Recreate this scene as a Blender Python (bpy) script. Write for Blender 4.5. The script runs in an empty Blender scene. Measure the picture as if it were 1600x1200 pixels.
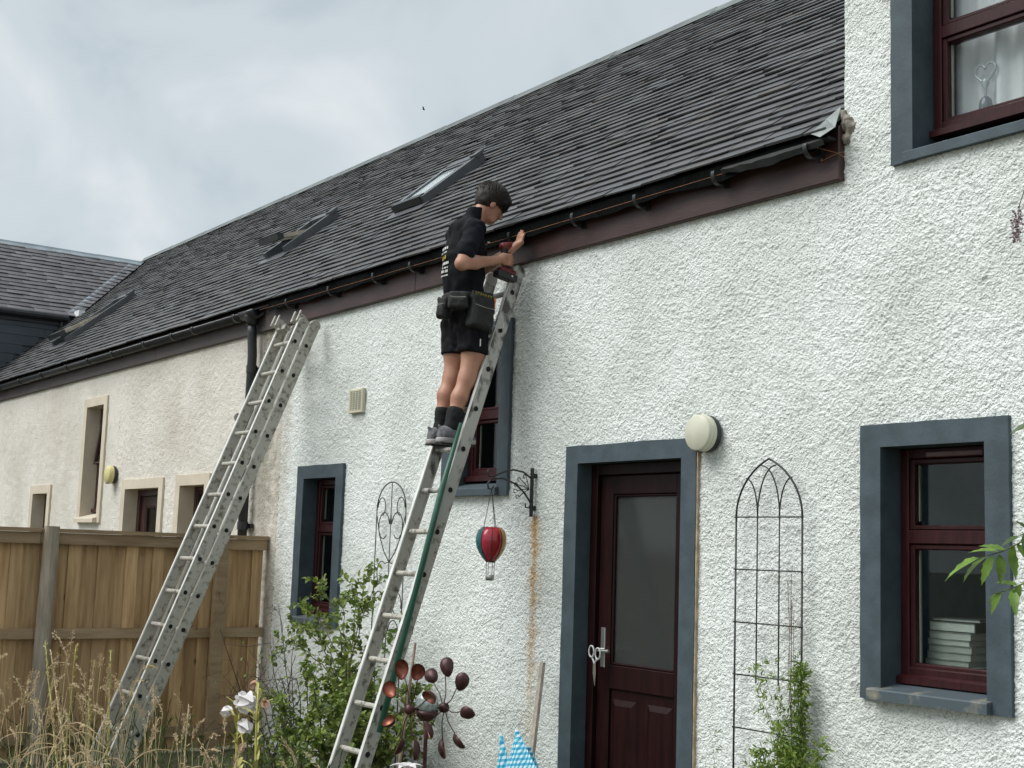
import bpy, math, random
import numpy as np
from mathutils import Vector, Matrix

random.seed(7)
RNG = np.random.default_rng(11)
sc = bpy.context.scene
COL = sc.collection

# ------------------------------------------------------------------ camera
cam_d = bpy.data.cameras.new('camera')
cam = bpy.data.objects.new('camera', cam_d)
COL.objects.link(cam)
_yaw, _pitch, _roll = math.radians(54.345), math.radians(7.255), math.radians(1.912)
_f = Vector((-math.sin(_yaw) * math.cos(_pitch), math.cos(_yaw) * math.cos(_pitch), math.sin(_pitch)))
_r = _f.cross(Vector((0, 0, 1))).normalized()
_u = _r.cross(_f)
_r2 = math.cos(_roll) * _r + math.sin(_roll) * _u
_u2 = -math.sin(_roll) * _r + math.cos(_roll) * _u
CAM = Vector((0, -5.2, 1.55))
_m = Matrix((_r2, _u2, -_f)).transposed().to_4x4()
_m.translation = CAM
cam.matrix_world = _m
cam_d.sensor_width = 36.0
cam_d.lens = 2079.5 / 1600 * 36
cam_d.clip_start = 0.05
cam_d.clip_end = 2000
sc.camera = cam

# ------------------------------------------------------------------ world, sun, exposure
SUN_DIR = Vector((-0.40, -0.90, 1.25)).normalized()      # towards the sun, behind thin cloud
world = bpy.data.worlds.new('World')
sc.world = world
world.use_nodes = True
wn, wl = world.node_tree.nodes, world.node_tree.links
wn.clear()
w_out = wn.new('ShaderNodeOutputWorld')
w_sky = wn.new('ShaderNodeTexSky')
w_sky.sky_type = 'NISHITA'
w_sky.sun_disc = False
w_sky.sun_elevation = math.asin(SUN_DIR.z)
w_sky.sun_rotation = math.atan2(SUN_DIR.x, SUN_DIR.y)
w_sky.air_density = 1.0
w_sky.dust_density = 2.0
w_bg1 = wn.new('ShaderNodeBackground')
w_bg1.inputs['Strength'].default_value = 0.08
wl.new(w_sky.outputs[0], w_bg1.inputs[0])
w_tc = wn.new('ShaderNodeTexCoord')
w_sep = wn.new('ShaderNodeSeparateXYZ')
wl.new(w_tc.outputs['Generated'], w_sep.inputs[0])
def wmath(op, a, b=None):
    n = wn.new('ShaderNodeMath')
    n.operation = op
    for i, v in enumerate((a, b)):
        if v is None:
            continue
        if isinstance(v, (int, float)):
            n.inputs[i].default_value = v
        else:
            wl.new(v, n.inputs[i])
    return n.outputs[0]
w_h = wmath('ADD', wmath('MAXIMUM', w_sep.outputs[2], 0.0), 0.55)
w_cmb = wn.new('ShaderNodeCombineXYZ')                     # a flat cloud deck seen in perspective
wl.new(wmath('DIVIDE', w_sep.outputs[0], w_h), w_cmb.inputs[0])
wl.new(wmath('DIVIDE', w_sep.outputs[1], w_h), w_cmb.inputs[1])
w_n1 = wn.new('ShaderNodeTexNoise')
w_n1.inputs['Scale'].default_value = 4.2
w_n1.inputs['Detail'].default_value = 5
w_n1.inputs['Roughness'].default_value = 0.50
w_n1.inputs['Distortion'].default_value = 0.5
wl.new(w_cmb.outputs[0], w_n1.inputs['Vector'])
w_rmp = wn.new('ShaderNodeValToRGB')
w_rmp.color_ramp.interpolation = 'EASE'
cr = w_rmp.color_ramp.elements
cr[0].position = 0.33; cr[0].color = (0.240, 0.274, 0.292, 1)
cr[1].position = 0.72; cr[1].color = (0.368, 0.388, 0.395, 1)
e = cr.new(0.5); e.color = (0.290, 0.320, 0.336, 1)
wl.new(w_n1.outputs[0], w_rmp.inputs[0])
w_bg2 = wn.new('ShaderNodeBackground')
w_bg2.inputs['Strength'].default_value = 1.0
wl.new(w_rmp.outputs[0], w_bg2.inputs[0])
w_mix = wn.new('ShaderNodeMixShader')
w_mix.inputs[0].default_value = 0.93
wl.new(w_bg1.outputs[0], w_mix.inputs[1])
wl.new(w_bg2.outputs[0], w_mix.inputs[2])
wl.new(w_mix.outputs[0], w_out.inputs[0])

sun_d = bpy.data.lights.new('sun', 'SUN')
sun_d.energy = 1.5
sun_d.angle = math.radians(45)
sun_d.color = (1.0, 0.985, 0.96)
sun = bpy.data.objects.new('sun', sun_d)
COL.objects.link(sun)
sun.rotation_euler = SUN_DIR.to_track_quat('Z', 'Y').to_euler()
sun.location = (-6, -6, 12)

sc.view_settings.view_transform = 'Standard'
sc.view_settings.look = 'None'
sc.view_settings.exposure = 1.12
sc.view_settings.gamma = 1.0
sc.view_settings.use_curve_mapping = False
sc.render.engine = 'CYCLES'
sc.cycles.use_denoising = True
sc.cycles.use_adaptive_sampling = True
sc.cycles.adaptive_threshold = 0.025
sc.cycles.max_bounces = 5
sc.cycles.diffuse_bounces = 3
sc.cycles.transparent_max_bounces = 16

# ------------------------------------------------------------------ helpers
ORG = {}
GROUND = -0.2

def tag(o, label=None, cat=None, group=None, kind=None):
    if label: o['label'] = label
    if cat: o['category'] = cat
    if group: o['group'] = group
    if kind: o['kind'] = kind
    return o

def thing(name, label, cat, loc=(0, 0, 0), group=None):
    o = bpy.data.objects.new(name, None)
    o.empty_display_size = 0.1
    COL.objects.link(o)
    o.location = loc
    ORG[o.name] = Vector(loc)
    return tag(o, label, cat, group)

def link(name, me, parent=None):
    o = bpy.data.objects.new(name, me)
    COL.objects.link(o)
    if parent is not None:
        o.parent = parent
        ORG[o.name] = ORG[parent.name]
    else:
        ORG[o.name] = Vector((0, 0, 0))
    return o

def mesh_np(name, V, F, mats, parent=None, smooth=False, fm=None):
    """one mesh object from world-space arrays; faces all quads or all triangles, or a python list"""
    V = np.asarray(V, dtype=np.float32).reshape(-1, 3)
    if parent is not None:
        V = V - np.array(ORG[parent.name], dtype=np.float32)
    me = bpy.data.meshes.new(name)
    if isinstance(F, np.ndarray):
        n, k = F.shape
        me.vertices.add(len(V)); me.vertices.foreach_set('co', V.ravel())
        me.loops.add(n * k); me.loops.foreach_set('vertex_index', F.astype(np.int32).ravel())
        me.polygons.add(n)
        me.polygons.foreach_set('loop_start', np.arange(0, n * k, k, dtype=np.int32))
        me.update(calc_edges=True)
    else:
        me.from_pydata([tuple(v) for v in V], [], F)
    if not isinstance(mats, (list, tuple)):
        mats = [mats]
    for m in mats:
        me.materials.append(m)
    if fm is not None:
        me.polygons.foreach_set('material_index', np.asarray(fm, dtype=np.int32))
    if smooth:
        me.polygons.foreach_set('use_smooth', np.ones(len(me.polygons), dtype=bool))
    me.validate()
    me.update()
    return link(name, me, parent)

class MB:
    """collects simple solids, then links them as one mesh object"""
    def __init__(s):
        s.v, s.f, s.m = [], [], []
    def add(s, V, F, m=0):
        b = len(s.v)
        s.v += [tuple(p) for p in V]
        s.f += [tuple(i + b for i in q) for q in F]
        s.m += [m] * len(F)
        return s
    def box(s, x0, x1, y0, y1, z0, z1, m=0):
        V = [(x0, y0, z0), (x1, y0, z0), (x1, y1, z0), (x0, y1, z0), (x0, y0, z1), (x1, y0, z1), (x1, y1, z1), (x0, y1, z1)]
        return s.add(V, BOXF, m)
    def bbox(s, x0, x1, y0, y1, z0, z1, b=0.004, m=0):
        """box with a chamfer on its vertical and horizontal front (-y) edges"""
        V, F = [], []
        prof = [(x0 + b, z0 + b), (x1 - b, z0 + b), (x1 - b, z1 - b), (x0 + b, z1 - b)]
        prof2 = [(x0, z0), (x1, z0), (x1, z1), (x0, z1)]
        V += [(x, y0, z) for x, z in prof] + [(x, y0 + b, z) for x, z in prof2] + [(x, y1, z) for x, z in prof2]
        F.append((0, 1, 2, 3))
        for a in (0, 4):
            for i in range(4):
                j = (i + 1) % 4
                F.append((a + i, a + 4 + i, a + 4 + j, a + j))
        F.append((11, 10, 9, 8))
        return s.add(V, F, m)
    def obox(s, c, a, b, d, m=0):
        """oriented box: centre c and half-axis vectors a, b, d"""
        c, a, b, d = Vector(c), Vector(a), Vector(b), Vector(d)
        V = [c + sa * a + sb * b + sd * d for sd in (-1, 1) for sa, sb in ((-1, -1), (1, -1), (1, 1), (-1, 1))]
        return s.add(V, BOXF, m)
    def tube(s, pts, r, n=6, m=0, caps=True, mcap=None):
        pts = [Vector(p) for p in pts]
        k = len(pts)
        rs = list(r) if isinstance(r, (list, tuple)) else [r] * k
        V, F = [], []
        t0 = (pts[1] - pts[0]).normalized()
        up = Vector((0, 0, 1)) if abs(t0.z) < 0.9 else Vector((1, 0, 0))
        a = t0.cross(up).normalized()
        for i, p in enumerate(pts):
            t = (pts[min(i + 1, k - 1)] - pts[max(i - 1, 0)])
            if t.length < 1e-9:
                t = t0
            t.normalize()
            a = (a - t * a.dot(t))
            if a.length < 1e-6:
                a = t.cross(Vector((0.3, 0.7, 0.2)))
            a.normalize()
            b = t.cross(a)
            for j in range(n):
                w = 2 * math.pi * j / n
                V.append(p + (a * math.cos(w) + b * math.sin(w)) * rs[i])
        for i in range(k - 1):
            for j in range(n):
                q = (j + 1) % n
                F.append((i * n + j, i * n + q, (i + 1) * n + q, (i + 1) * n + j))
        s.add(V, F, m)
        if caps:
            base = len(s.v) - len(V)
            s.f.append(tuple(base + j for j in reversed(range(n)))); s.m.append(m if mcap is None else mcap)
            s.f.append(tuple(base + (k - 1) * n + j for j in range(n))); s.m.append(m if mcap is None else mcap)
        return s
    def lathe(s, prof, c, axis='z', n=24, m=0):
        """profile (r, h) turned about an axis through c"""
        V, F = [], []
        ax = Vector(axis) if not isinstance(axis, str) else Vector({'x': (1, 0, 0), 'y': (0, 1, 0), 'z': (0, 0, 1)}[axis])
        ax.normalize()
        u = ax.orthogonal().normalized(); w = ax.cross(u); c = Vector(c)
        for r, h in prof:
            for j in range(n):
                t = 2 * math.pi * j / n
                V.append(c + ax * h + (u * math.cos(t) + w * math.sin(t)) * r)
        for i in range(len(prof) - 1):
            for j in range(n):
                q = (j + 1) % n
                F.append((i * n + j, i * n + q, (i + 1) * n + q, (i + 1) * n + j))
        return s.add(V, F, m)
    def build(s, name, mats, parent=None, smooth=False):
        return mesh_np(name, s.v, s.f, mats, parent, smooth, s.m if len(set(s.m)) > 1 else None)
BOXF = [(0, 3, 2, 1), (4, 5, 6, 7), (0, 1, 5, 4), (1, 2, 6, 5), (2, 3, 7, 6), (3, 0, 4, 7)]

_TAB = np.random.default_rng(5).random((8, 256, 256)).astype(np.float32)
def vnoise(X, Y, scale, k=0):
    """smooth value noise in 0..1"""
    x, y = X / scale, Y / scale
    xi, yi = np.floor(x).astype(int), np.floor(y).astype(int)
    fx, fy = x - xi, y - yi
    fx = fx * fx * (3 - 2 * fx); fy = fy * fy * (3 - 2 * fy)
    T = _TAB[k]
    a, b = T[xi & 255, yi & 255], T[(xi + 1) & 255, yi & 255]
    c, d = T[xi & 255, (yi + 1) & 255], T[(xi + 1) & 255, (yi + 1) & 255]
    return (a * (1 - fx) + b * fx) * (1 - fy) + (c * (1 - fx) + d * fx) * fy

def pebble(X, Y, cell, k=0):
    """field of rounded lumps of random height"""
    x, y = X / cell, Y / cell
    xi, yi = np.floor(x).astype(int), np.floor(y).astype(int)
    h = np.zeros_like(x)
    for dx in (-1, 0, 1):
        for dy in (-1, 0, 1):
            cx, cy = xi + dx, yi + dy
            jx = cx + _TAB[k][cx & 255, cy & 255]; jy = cy + _TAB[k + 1][cx & 255, cy & 255]
            A = _TAB[k + 2][cx & 255, cy & 255]
            r2 = ((x - jx) ** 2 + (y - jy) ** 2) / (0.45 + 0.4 * A) ** 2
            h = np.maximum(h, (0.3 + 0.7 * A) * (0.5 * np.clip(1 - r2, 0, 1) + 0.5 * np.clip(1 - np.sqrt(r2), 0, 1)))
    return h

# ------------------------------------------------------------------ materials
def new_mat(name):
    m = bpy.data.materials.new(name)
    m.use_nodes = True
    nt = m.node_tree
    return m, nt.nodes, nt.links, nt.nodes['Principled BSDF']

def mat(name, col, rough=0.7, var=0.15, scale=8.0, bump=0.0, bscale=60.0, metal=0.0, col2=None, lo=0.35, hi=0.65, spec=0.5, detail=5, stretch=None, per_obj=0.0, trans=0.0):
    """base colour mottled towards col2 by noise, with optional fine bump and a per-object shift"""
    m, N, L, B = new_mat(name)
    B.inputs['Roughness'].default_value = rough
    B.inputs['Metallic'].default_value = metal
    B.inputs['Specular IOR Level'].default_value = spec
    tc = N.new('ShaderNodeTexCoord')
    vec = tc.outputs['Object']
    if stretch:
        mp = N.new('ShaderNodeMapping')
        mp.inputs['Scale'].default_value = stretch
        L.new(vec, mp.inputs[0]); vec = mp.outputs[0]
    nz = N.new('ShaderNodeTexNoise')
    nz.inputs['Scale'].default_value = scale
    nz.inputs['Detail'].default_value = detail
    nz.inputs['Roughness'].default_value = 0.6
    L.new(vec, nz.inputs['Vector'])
    rp = N.new('ShaderNodeValToRGB')
    c2 = col2 or tuple(c * (1 - var) for c in col)
    c1 = col if col2 else tuple(min(1, c * (1 + var)) for c in col)
    rp.color_ramp.elements[0].position = lo; rp.color_ramp.elements[0].color = (*c1, 1)
    rp.color_ramp.elements[1].position = hi; rp.color_ramp.elements[1].color = (*c2, 1)
    L.new(nz.outputs[0], rp.inputs[0])
    out = rp.outputs[0]
    if per_obj:
        oi = N.new('ShaderNodeObjectInfo')
        mr = N.new('ShaderNodeMapRange')
        mr.inputs[3].default_value = 1 - per_obj; mr.inputs[4].default_value = 1 + per_obj
        L.new(oi.outputs['Random'], mr.inputs[0])
        mx = N.new('ShaderNodeMix'); mx.data_type = 'RGBA'; mx.blend_type = 'MULTIPLY'
        mx.inputs[0].default_value = 1
        L.new(out, mx.inputs[6]); L.new(mr.outputs[0], mx.inputs[7])
        out = mx.outputs[2]
    L.new(out, B.inputs['Base Color'])
    if bump:
        n2 = N.new('ShaderNodeTexNoise')
        n2.inputs['Scale'].default_value = bscale
        n2.inputs['Detail'].default_value = 6
        L.new(vec, n2.inputs['Vector'])
        bp = N.new('ShaderNodeBump')
        bp.inputs['Strength'].default_value = 1.0
        bp.inputs['Distance'].default_value = bump
        L.new(n2.outputs[0], bp.inputs['Height'])
        L.new(bp.outputs[0], B.inputs['Normal'])
    if trans:
        tl = N.new('ShaderNodeBsdfTranslucent')
        L.new(out, tl.inputs[0])
        ms = N.new('ShaderNodeMixShader'); ms.inputs[0].default_value = trans
        L.new(B.outputs[0], ms.inputs[1]); L.new(tl.outputs[0], ms.inputs[2])
        L.new(ms.outputs[0], N['Material Output'].inputs[0])
    return m

def vary_island(name, cols, rough=0.6, scale=3.0, amount=0.3, bump=0.0, bscale=80, trans=0.0, spec=0.5):
    """colour picked per mesh island (leaves, slates of one mesh) from a ramp, times a little noise"""
    m, N, L, B = new_mat(name)
    B.inputs['Roughness'].default_value = rough
    B.inputs['Specular IOR Level'].default_value = spec
    ge = N.new('ShaderNodeNewGeometry')
    oi = N.new('ShaderNodeObjectInfo')
    ad = N.new('ShaderNodeMath'); ad.operation = 'ADD'
    L.new(ge.outputs['Random Per Island'], ad.inputs[0]); L.new(oi.outputs['Random'], ad.inputs[1])
    fr = N.new('ShaderNodeMath'); fr.operation = 'FRACT'
    L.new(ad.outputs[0], fr.inputs[0])
    rp = N.new('ShaderNodeValToRGB')
    el = rp.color_ramp.elements
    el[0].position = 0; el[0].color = (*cols[0], 1)
    el[1].position = 1; el[1].color = (*cols[-1], 1)
    for i, c in enumerate(cols[1:-1], 1):
        q = el.new(i / (len(cols) - 1)); q.color = (*c, 1)
    L.new(fr.outputs[0], rp.inputs[0])
    tc = N.new('ShaderNodeTexCoord')
    nz = N.new('ShaderNodeTexNoise'); nz.inputs['Scale'].default_value = scale; nz.inputs['Detail'].default_value = 6
    L.new(tc.outputs['Object'], nz.inputs['Vector'])
    mr = N.new('ShaderNodeMapRange')
    mr.inputs[1].default_value = 0.3; mr.inputs[2].default_value = 0.7
    mr.inputs[3].default_value = 1 - amount; mr.inputs[4].default_value = 1 + amount
    L.new(nz.outputs[0], mr.inputs[0])
    mx = N.new('ShaderNodeMix'); mx.data_type = 'RGBA'; mx.blend_type = 'MULTIPLY'; mx.inputs[0].default_value = 1
    L.new(rp.outputs[0], mx.inputs[6]); L.new(mr.outputs[0], mx.inputs[7])
    L.new(mx.outputs[2], B.inputs['Base Color'])
    if bump:
        n2 = N.new('ShaderNodeTexNoise'); n2.inputs['Scale'].default_value = bscale; n2.inputs['Detail'].default_value = 5
        L.new(tc.outputs['Object'], n2.inputs['Vector'])
        bp = N.new('ShaderNodeBump'); bp.inputs['Strength'].default_value = 1; bp.inputs['Distance'].default_value = bump
        L.new(n2.outputs[0], bp.inputs['Height']); L.new(bp.outputs[0], B.inputs['Normal'])
    if trans:
        tl = N.new('ShaderNodeBsdfTranslucent'); L.new(mx.outputs[2], tl.inputs[0])
        ms = N.new('ShaderNodeMixShader'); ms.inputs[0].default_value = trans
        L.new(B.outputs[0], ms.inputs[1]); L.new(tl.outputs[0], ms.inputs[2])
        L.new(ms.outputs[0], N['Material Output'].inputs[0])
    return m

def render_mat(name, col, dirt, rust=False, stain_x=None):
    """painted roughcast: fine relief on the modelled lumps, grime, streaks and (on the cottage) rust under the bracket"""
    m, N, L, B = new_mat(name)
    B.inputs['Roughness'].default_value = 0.85
    B.inputs['Specular IOR Level'].default_value = 0.25
    ge = N.new('ShaderNodeNewGeometry')
    def mapr(src, a, b, c=0.0, d=1.0):
        r = N.new('ShaderNodeMapRange')
        for i, v in zip((1, 2, 3, 4), (a, b, c, d)):
            r.inputs[i].default_value = v
        L.new(src, r.inputs[0]); return r.outputs[0]
    def noise(scale, det=5, sx=None):
        v = ge.outputs['Position']
        if sx:
            mp = N.new('ShaderNodeMapping'); mp.inputs['Scale'].default_value = sx
            L.new(v, mp.inputs[0]); v = mp.outputs[0]
        n = N.new('ShaderNodeTexNoise'); n.inputs['Scale'].default_value = scale; n.inputs['Detail'].default_value = det
        L.new(v, n.inputs['Vector']); return n.outputs[0]
    def mul(a, b):
        n = N.new('ShaderNodeMath'); n.operation = 'MULTIPLY'
        for i, v in enumerate((a, b)):
            if isinstance(v, (int, float)): n.inputs[i].default_value = v
            else: L.new(v, n.inputs[i])
        return n.outputs[0]
    def mix(fac, a, b):
        n = N.new('ShaderNodeMix'); n.data_type = 'RGBA'
        L.new(fac, n.inputs[0])
        for i, v in ((6, a), (7, b)):
            if isinstance(v, tuple): n.inputs[i].default_value = (*v, 1)
            else: L.new(v, n.inputs[i])
        return n.outputs[2]
    c = mix(mul(mapr(noise(1.3, 6), 0.42, 0.72), 0.75), col, dirt)
    c = mix(mul(mapr(noise(75, 3), 0.58, 0.70), 0.6), c, tuple(x * 0.45 for x in dirt))      # specks between the stones
    c = mix(mul(mapr(noise(2.2, 4, (1, 1, 0.12)), 0.55, 0.75), 0.35), c, dirt)                 # run-off streaks
    sp = N.new('ShaderNodeSeparateXYZ'); L.new(ge.outputs['Position'], sp.inputs[0])
    if stain_x is not None:
        # algae streak that runs down the wall beside the downpipe
        for x0, w, zt, zb, colr, st in stain_x:
            d = N.new('ShaderNodeMath'); d.operation = 'SUBTRACT'; L.new(sp.outputs[0], d.inputs[0]); d.inputs[1].default_value = x0
            a = N.new('ShaderNodeMath'); a.operation = 'ABSOLUTE'; L.new(d.outputs[0], a.inputs[0])
            wob = N.new('ShaderNodeMath'); wob.operation = 'ADD'
            L.new(a.outputs[0], wob.inputs[0]); L.new(mapr(noise(9, 4), 0.3, 0.7, -w * 0.45, w * 0.45), wob.inputs[1])
            fx = mapr(wob.outputs[0], w * 0.25, w, 1.0, 0.0)
            fz = mapr(sp.outputs[2], zb, zt, 0.0, 1.0)
            ft = mapr(sp.outputs[2], zt, zt + 0.02, 1.0, 0.0)
            g = mapr(noise(55, 4), 0.35, 0.6, 0.55, 1.0)
            c = mix(mul(mul(mul(fx, fz), ft), mul(g, st)), c, colr)
    L.new(c, B.inputs['Base Color'])
    vo = N.new('ShaderNodeTexVoronoi'); vo.inputs['Scale'].default_value = 85; vo.inputs['Randomness'].default_value = 1
    wp = N.new('ShaderNodeVectorMath'); wp.operation = 'ADD'
    nv = N.new('ShaderNodeTexNoise'); nv.inputs['Scale'].default_value = 60; nv.inputs['Detail'].default_value = 2
    L.new(ge.outputs['Position'], nv.inputs['Vector'])
    sc_ = N.new('ShaderNodeVectorMath'); sc_.operation = 'SCALE'; sc_.inputs['Scale'].default_value = 0.02
    L.new(nv.outputs['Color'], sc_.inputs[0]); L.new(ge.outputs['Position'], wp.inputs[0]); L.new(sc_.outputs[0], wp.inputs[1])
    L.new(wp.outputs[0], vo.inputs['Vector'])
    inv = mapr(vo.outputs['Distance'], 0.0, 0.75, 1.0, 0.0)
    bp = N.new('ShaderNodeBump'); bp.inputs['Strength'].default_value = 1; bp.inputs['Distance'].default_value = 0.0055
    L.new(inv, bp.inputs['Height'])
    b2 = N.new('ShaderNodeBump'); b2.inputs['Strength'].default_value = 1; b2.inputs['Distance'].default_value = 0.003
    L.new(noise(210, 5), b2.inputs['Height']); L.new(bp.outputs[0], b2.inputs['Normal']); L.new(b2.outputs[0], B.inputs['Normal'])
    return m

def glass_mat(name, tint=(1, 1, 1), ior=1.35, rough=0.0, milky=0.0):
    """thin window glass: mirror by Fresnel over clear"""
    m, N, L, B = new_mat(name)
    N.remove(B)
    tr = N.new('ShaderNodeBsdfTransparent'); tr.inputs[0].default_value = (*tint, 1)
    gl = N.new('ShaderNodeBsdfGlossy'); gl.inputs['Roughness'].default_value = rough
    fr = N.new('ShaderNodeFresnel')
    ge = N.new('ShaderNodeNewGeometry'); mr = N.new('ShaderNodeMapRange')      # same index on the back of the sheet
    mr.inputs[3].default_value = ior; mr.inputs[4].default_value = 1 / ior
    L.new(ge.outputs['Backfacing'], mr.inputs[0]); L.new(mr.outputs[0], fr.inputs[0])
    ms = N.new('ShaderNodeMixShader')
    L.new(fr.outputs[0], ms.inputs[0]); L.new(tr.outputs[0], ms.inputs[1]); L.new(gl.outputs[0], ms.inputs[2])
    o = ms.outputs[0]
    if milky:
        df = N.new('ShaderNodeBsdfDiffuse'); df.inputs[0].default_value = (0.55, 0.6, 0.58, 1)
        m2 = N.new('ShaderNodeMixShader'); m2.inputs[0].default_value = milky
        L.new(o, m2.inputs[1]); L.new(df.outputs[0], m2.inputs[2]); o = m2.outputs[0]
    L.new(o, N['Material Output'].inputs[0])
    return m

RUST_X, RUST_Z = -6.945, 1.79
M = {}
M['white'] = render_mat('white_roughcast', (0.85, 0.89, 0.86), (0.62, 0.66, 0.61),
    stain_x=[(RUST_X, 0.040, RUST_Z, 0.35, (0.44, 0.16, 0.035), 1.0), (RUST_X + 0.005, 0.085, RUST_Z - 0.02, -0.1, (0.64, 0.44, 0.18), 0.65),
             (-10.66, 0.16, 3.45, -0.6, (0.50, 0.46, 0.38), 0.75)])
M['cream'] = render_mat('cream_roughcast', (0.80, 0.765, 0.69), (0.58, 0.54, 0.46),
    stain_x=[(-11.02, 0.26, 3.5, -2.0, (0.17, 0.16, 0.10), 0.9), (-10.75, 0.2, 3.5, -1.0, (0.36, 0.33, 0.25), 0.7), (-17.3, 0.5, 3.5, 1.0, (0.52, 0.46, 0.38), 0.5)])
M['grey_paint'] = mat('slate_grey_paint', (0.060, 0.084, 0.099), 0.6, 0.18, 7.0, 0.0012, 60, spec=0.35)
M['grey_sill'] = mat('worn_grey_sill_paint', (0.066, 0.090, 0.104), 0.6, 0.1, 7.0, 0.001, 90, col2=(0.34, 0.31, 0.22), lo=0.52, hi=0.75)
M['cream_paint'] = mat('cream_stone_paint', (0.60, 0.535, 0.42), 0.75, 0.08, 4.0, 0.0008, 90)
M['maroon'] = mat('maroon_wood_stain', (0.034, 0.0068, 0.008), 0.4, 0.3, 6.0, 0.0006, 60, stretch=(6, 6, 0.8), spec=0.3)
M['maroon_door'] = mat('maroon_door_stain', (0.016, 0.0045, 0.0045), 0.4, 0.35, 5.0, 0.0007, 50, stretch=(6, 6, 0.7), spec=0.2)
M['brown'] = mat('neighbour_brown_stain', (0.055, 0.022, 0.018), 0.5, 0.25, 6.0)
M['fascia'] = mat('maroon_fascia_paint', (0.050, 0.024, 0.021), 0.45, 0.28, 3.5, 0.0012, 30, stretch=(1, 4, 4))
M['fascia_dirty'] = mat('weathered_fascia_paint', (0.075, 0.060, 0.058), 0.6, 0.2, 3.0, 0.001, 30, stretch=(1, 4, 4))
M['glass'] = glass_mat('window_glass', (0.90, 0.94, 0.93), 1.42)
M['door_glass'] = glass_mat('frosted_door_glass', (0.42, 0.46, 0.44), 1.45, 0.10, 0.06)
M['slate'] = vary_island('roof_slate', [(0.058, 0.062, 0.064), (0.080, 0.084, 0.087), (0.066, 0.066, 0.068), (0.092, 0.096, 0.098), (0.070, 0.073, 0.070), (0.078, 0.073, 0.068)], 0.55, 1.3, 0.42, 0.0022, 45, spec=0.4)
M['slate_far'] = vary_island('wing_slate', [(0.085, 0.082, 0.088), (0.125, 0.12, 0.128), (0.10, 0.098, 0.104), (0.15, 0.145, 0.15)], 0.6, 1.5, 0.3, 0.002, 40)
M['slate_hung'] = vary_island('hung_slate', [(0.035, 0.05, 0.065), (0.05, 0.066, 0.08), (0.042, 0.056, 0.07)], 0.5, 1.5, 0.2)
M['ridge'] = mat('weathered_ridge_lead', (0.13, 0.15, 0.15), 0.6, 0.3, 2.5, 0.002, 20)
M['lead'] = mat('lead_flashing', (0.30, 0.35, 0.38), 0.5, 0.25, 2.0, 0.002, 20)
M['black_plastic'] = mat('black_plastic', (0.022, 0.024, 0.027), 0.42, 0.3, 8.0)
M['felt'] = mat('black_roofing_felt', (0.006, 0.007, 0.007), 0.95, 0.3, 20, 0.003, 40, spec=0.08)
M['torn_felt'] = mat('grey_torn_felt', (0.30, 0.34, 0.33), 0.6, 0.25, 14, 0.004, 25)
M['dark'] = mat('dark_backing', (0.012, 0.012, 0.013), 0.9, 0.2)
M['room'] = mat('room_paint', (0.16, 0.24, 0.29), 0.8, 0.1)
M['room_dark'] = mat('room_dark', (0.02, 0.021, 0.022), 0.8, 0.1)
M['mortar'] = mat('old_mortar', (0.26, 0.235, 0.20), 0.95, 0.35, 18, 0.006, 40)
M['alu'] = mat('weathered_aluminium', (0.45, 0.435, 0.38), 0.5, 0.2, 24.0, 0.0008, 70, metal=0.1, col2=(0.13, 0.115, 0.09), lo=0.51, hi=0.68)
M['alu_edge'] = mat('rubbed_highlight_edge', (0.72, 0.72, 0.68), 0.42, 0.12, 10.0, metal=0.15)  # rubbed lips; the paler colour also carries their highlight
M['hole'] = mat('rung_end_black', (0.008, 0.008, 0.008), 0.9, 0.1)  # near-black end caps give the rungs the darkness of a hollow
M['wire'] = mat('black_iron', (0.018, 0.019, 0.020), 0.5, 0.3, 20)
M['skin'] = mat('skin', (0.47, 0.25, 0.165), 0.5, 0.1, 9, 0.0008, 90, col2=(0.37, 0.165, 0.105), lo=0.35, hi=0.7)

# ------------------------------------------------------------------ ground
g = MB()
nx = 40
xs = [-400 + 800 * i / nx for i in range(nx + 1)]
for i in range(nx):
    for j in range(nx):
        x0, x1, y0, y1 = xs[i], xs[i + 1], xs[j], xs[j + 1]
        g.add([(x0, y0, GROUND), (x1, y0, GROUND), (x1, y1, GROUND), (x0, y1, GROUND)], [(0, 1, 2, 3)])
ground = g.build('ground', mat('garden_soil_and_turf', (0.085, 0.095, 0.045), 0.95, 0.3, 0.8, 0.02, 14, col2=(0.10, 0.08, 0.055)))
tag(ground, 'rough garden ground below the cottages', kind='structure')

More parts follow.
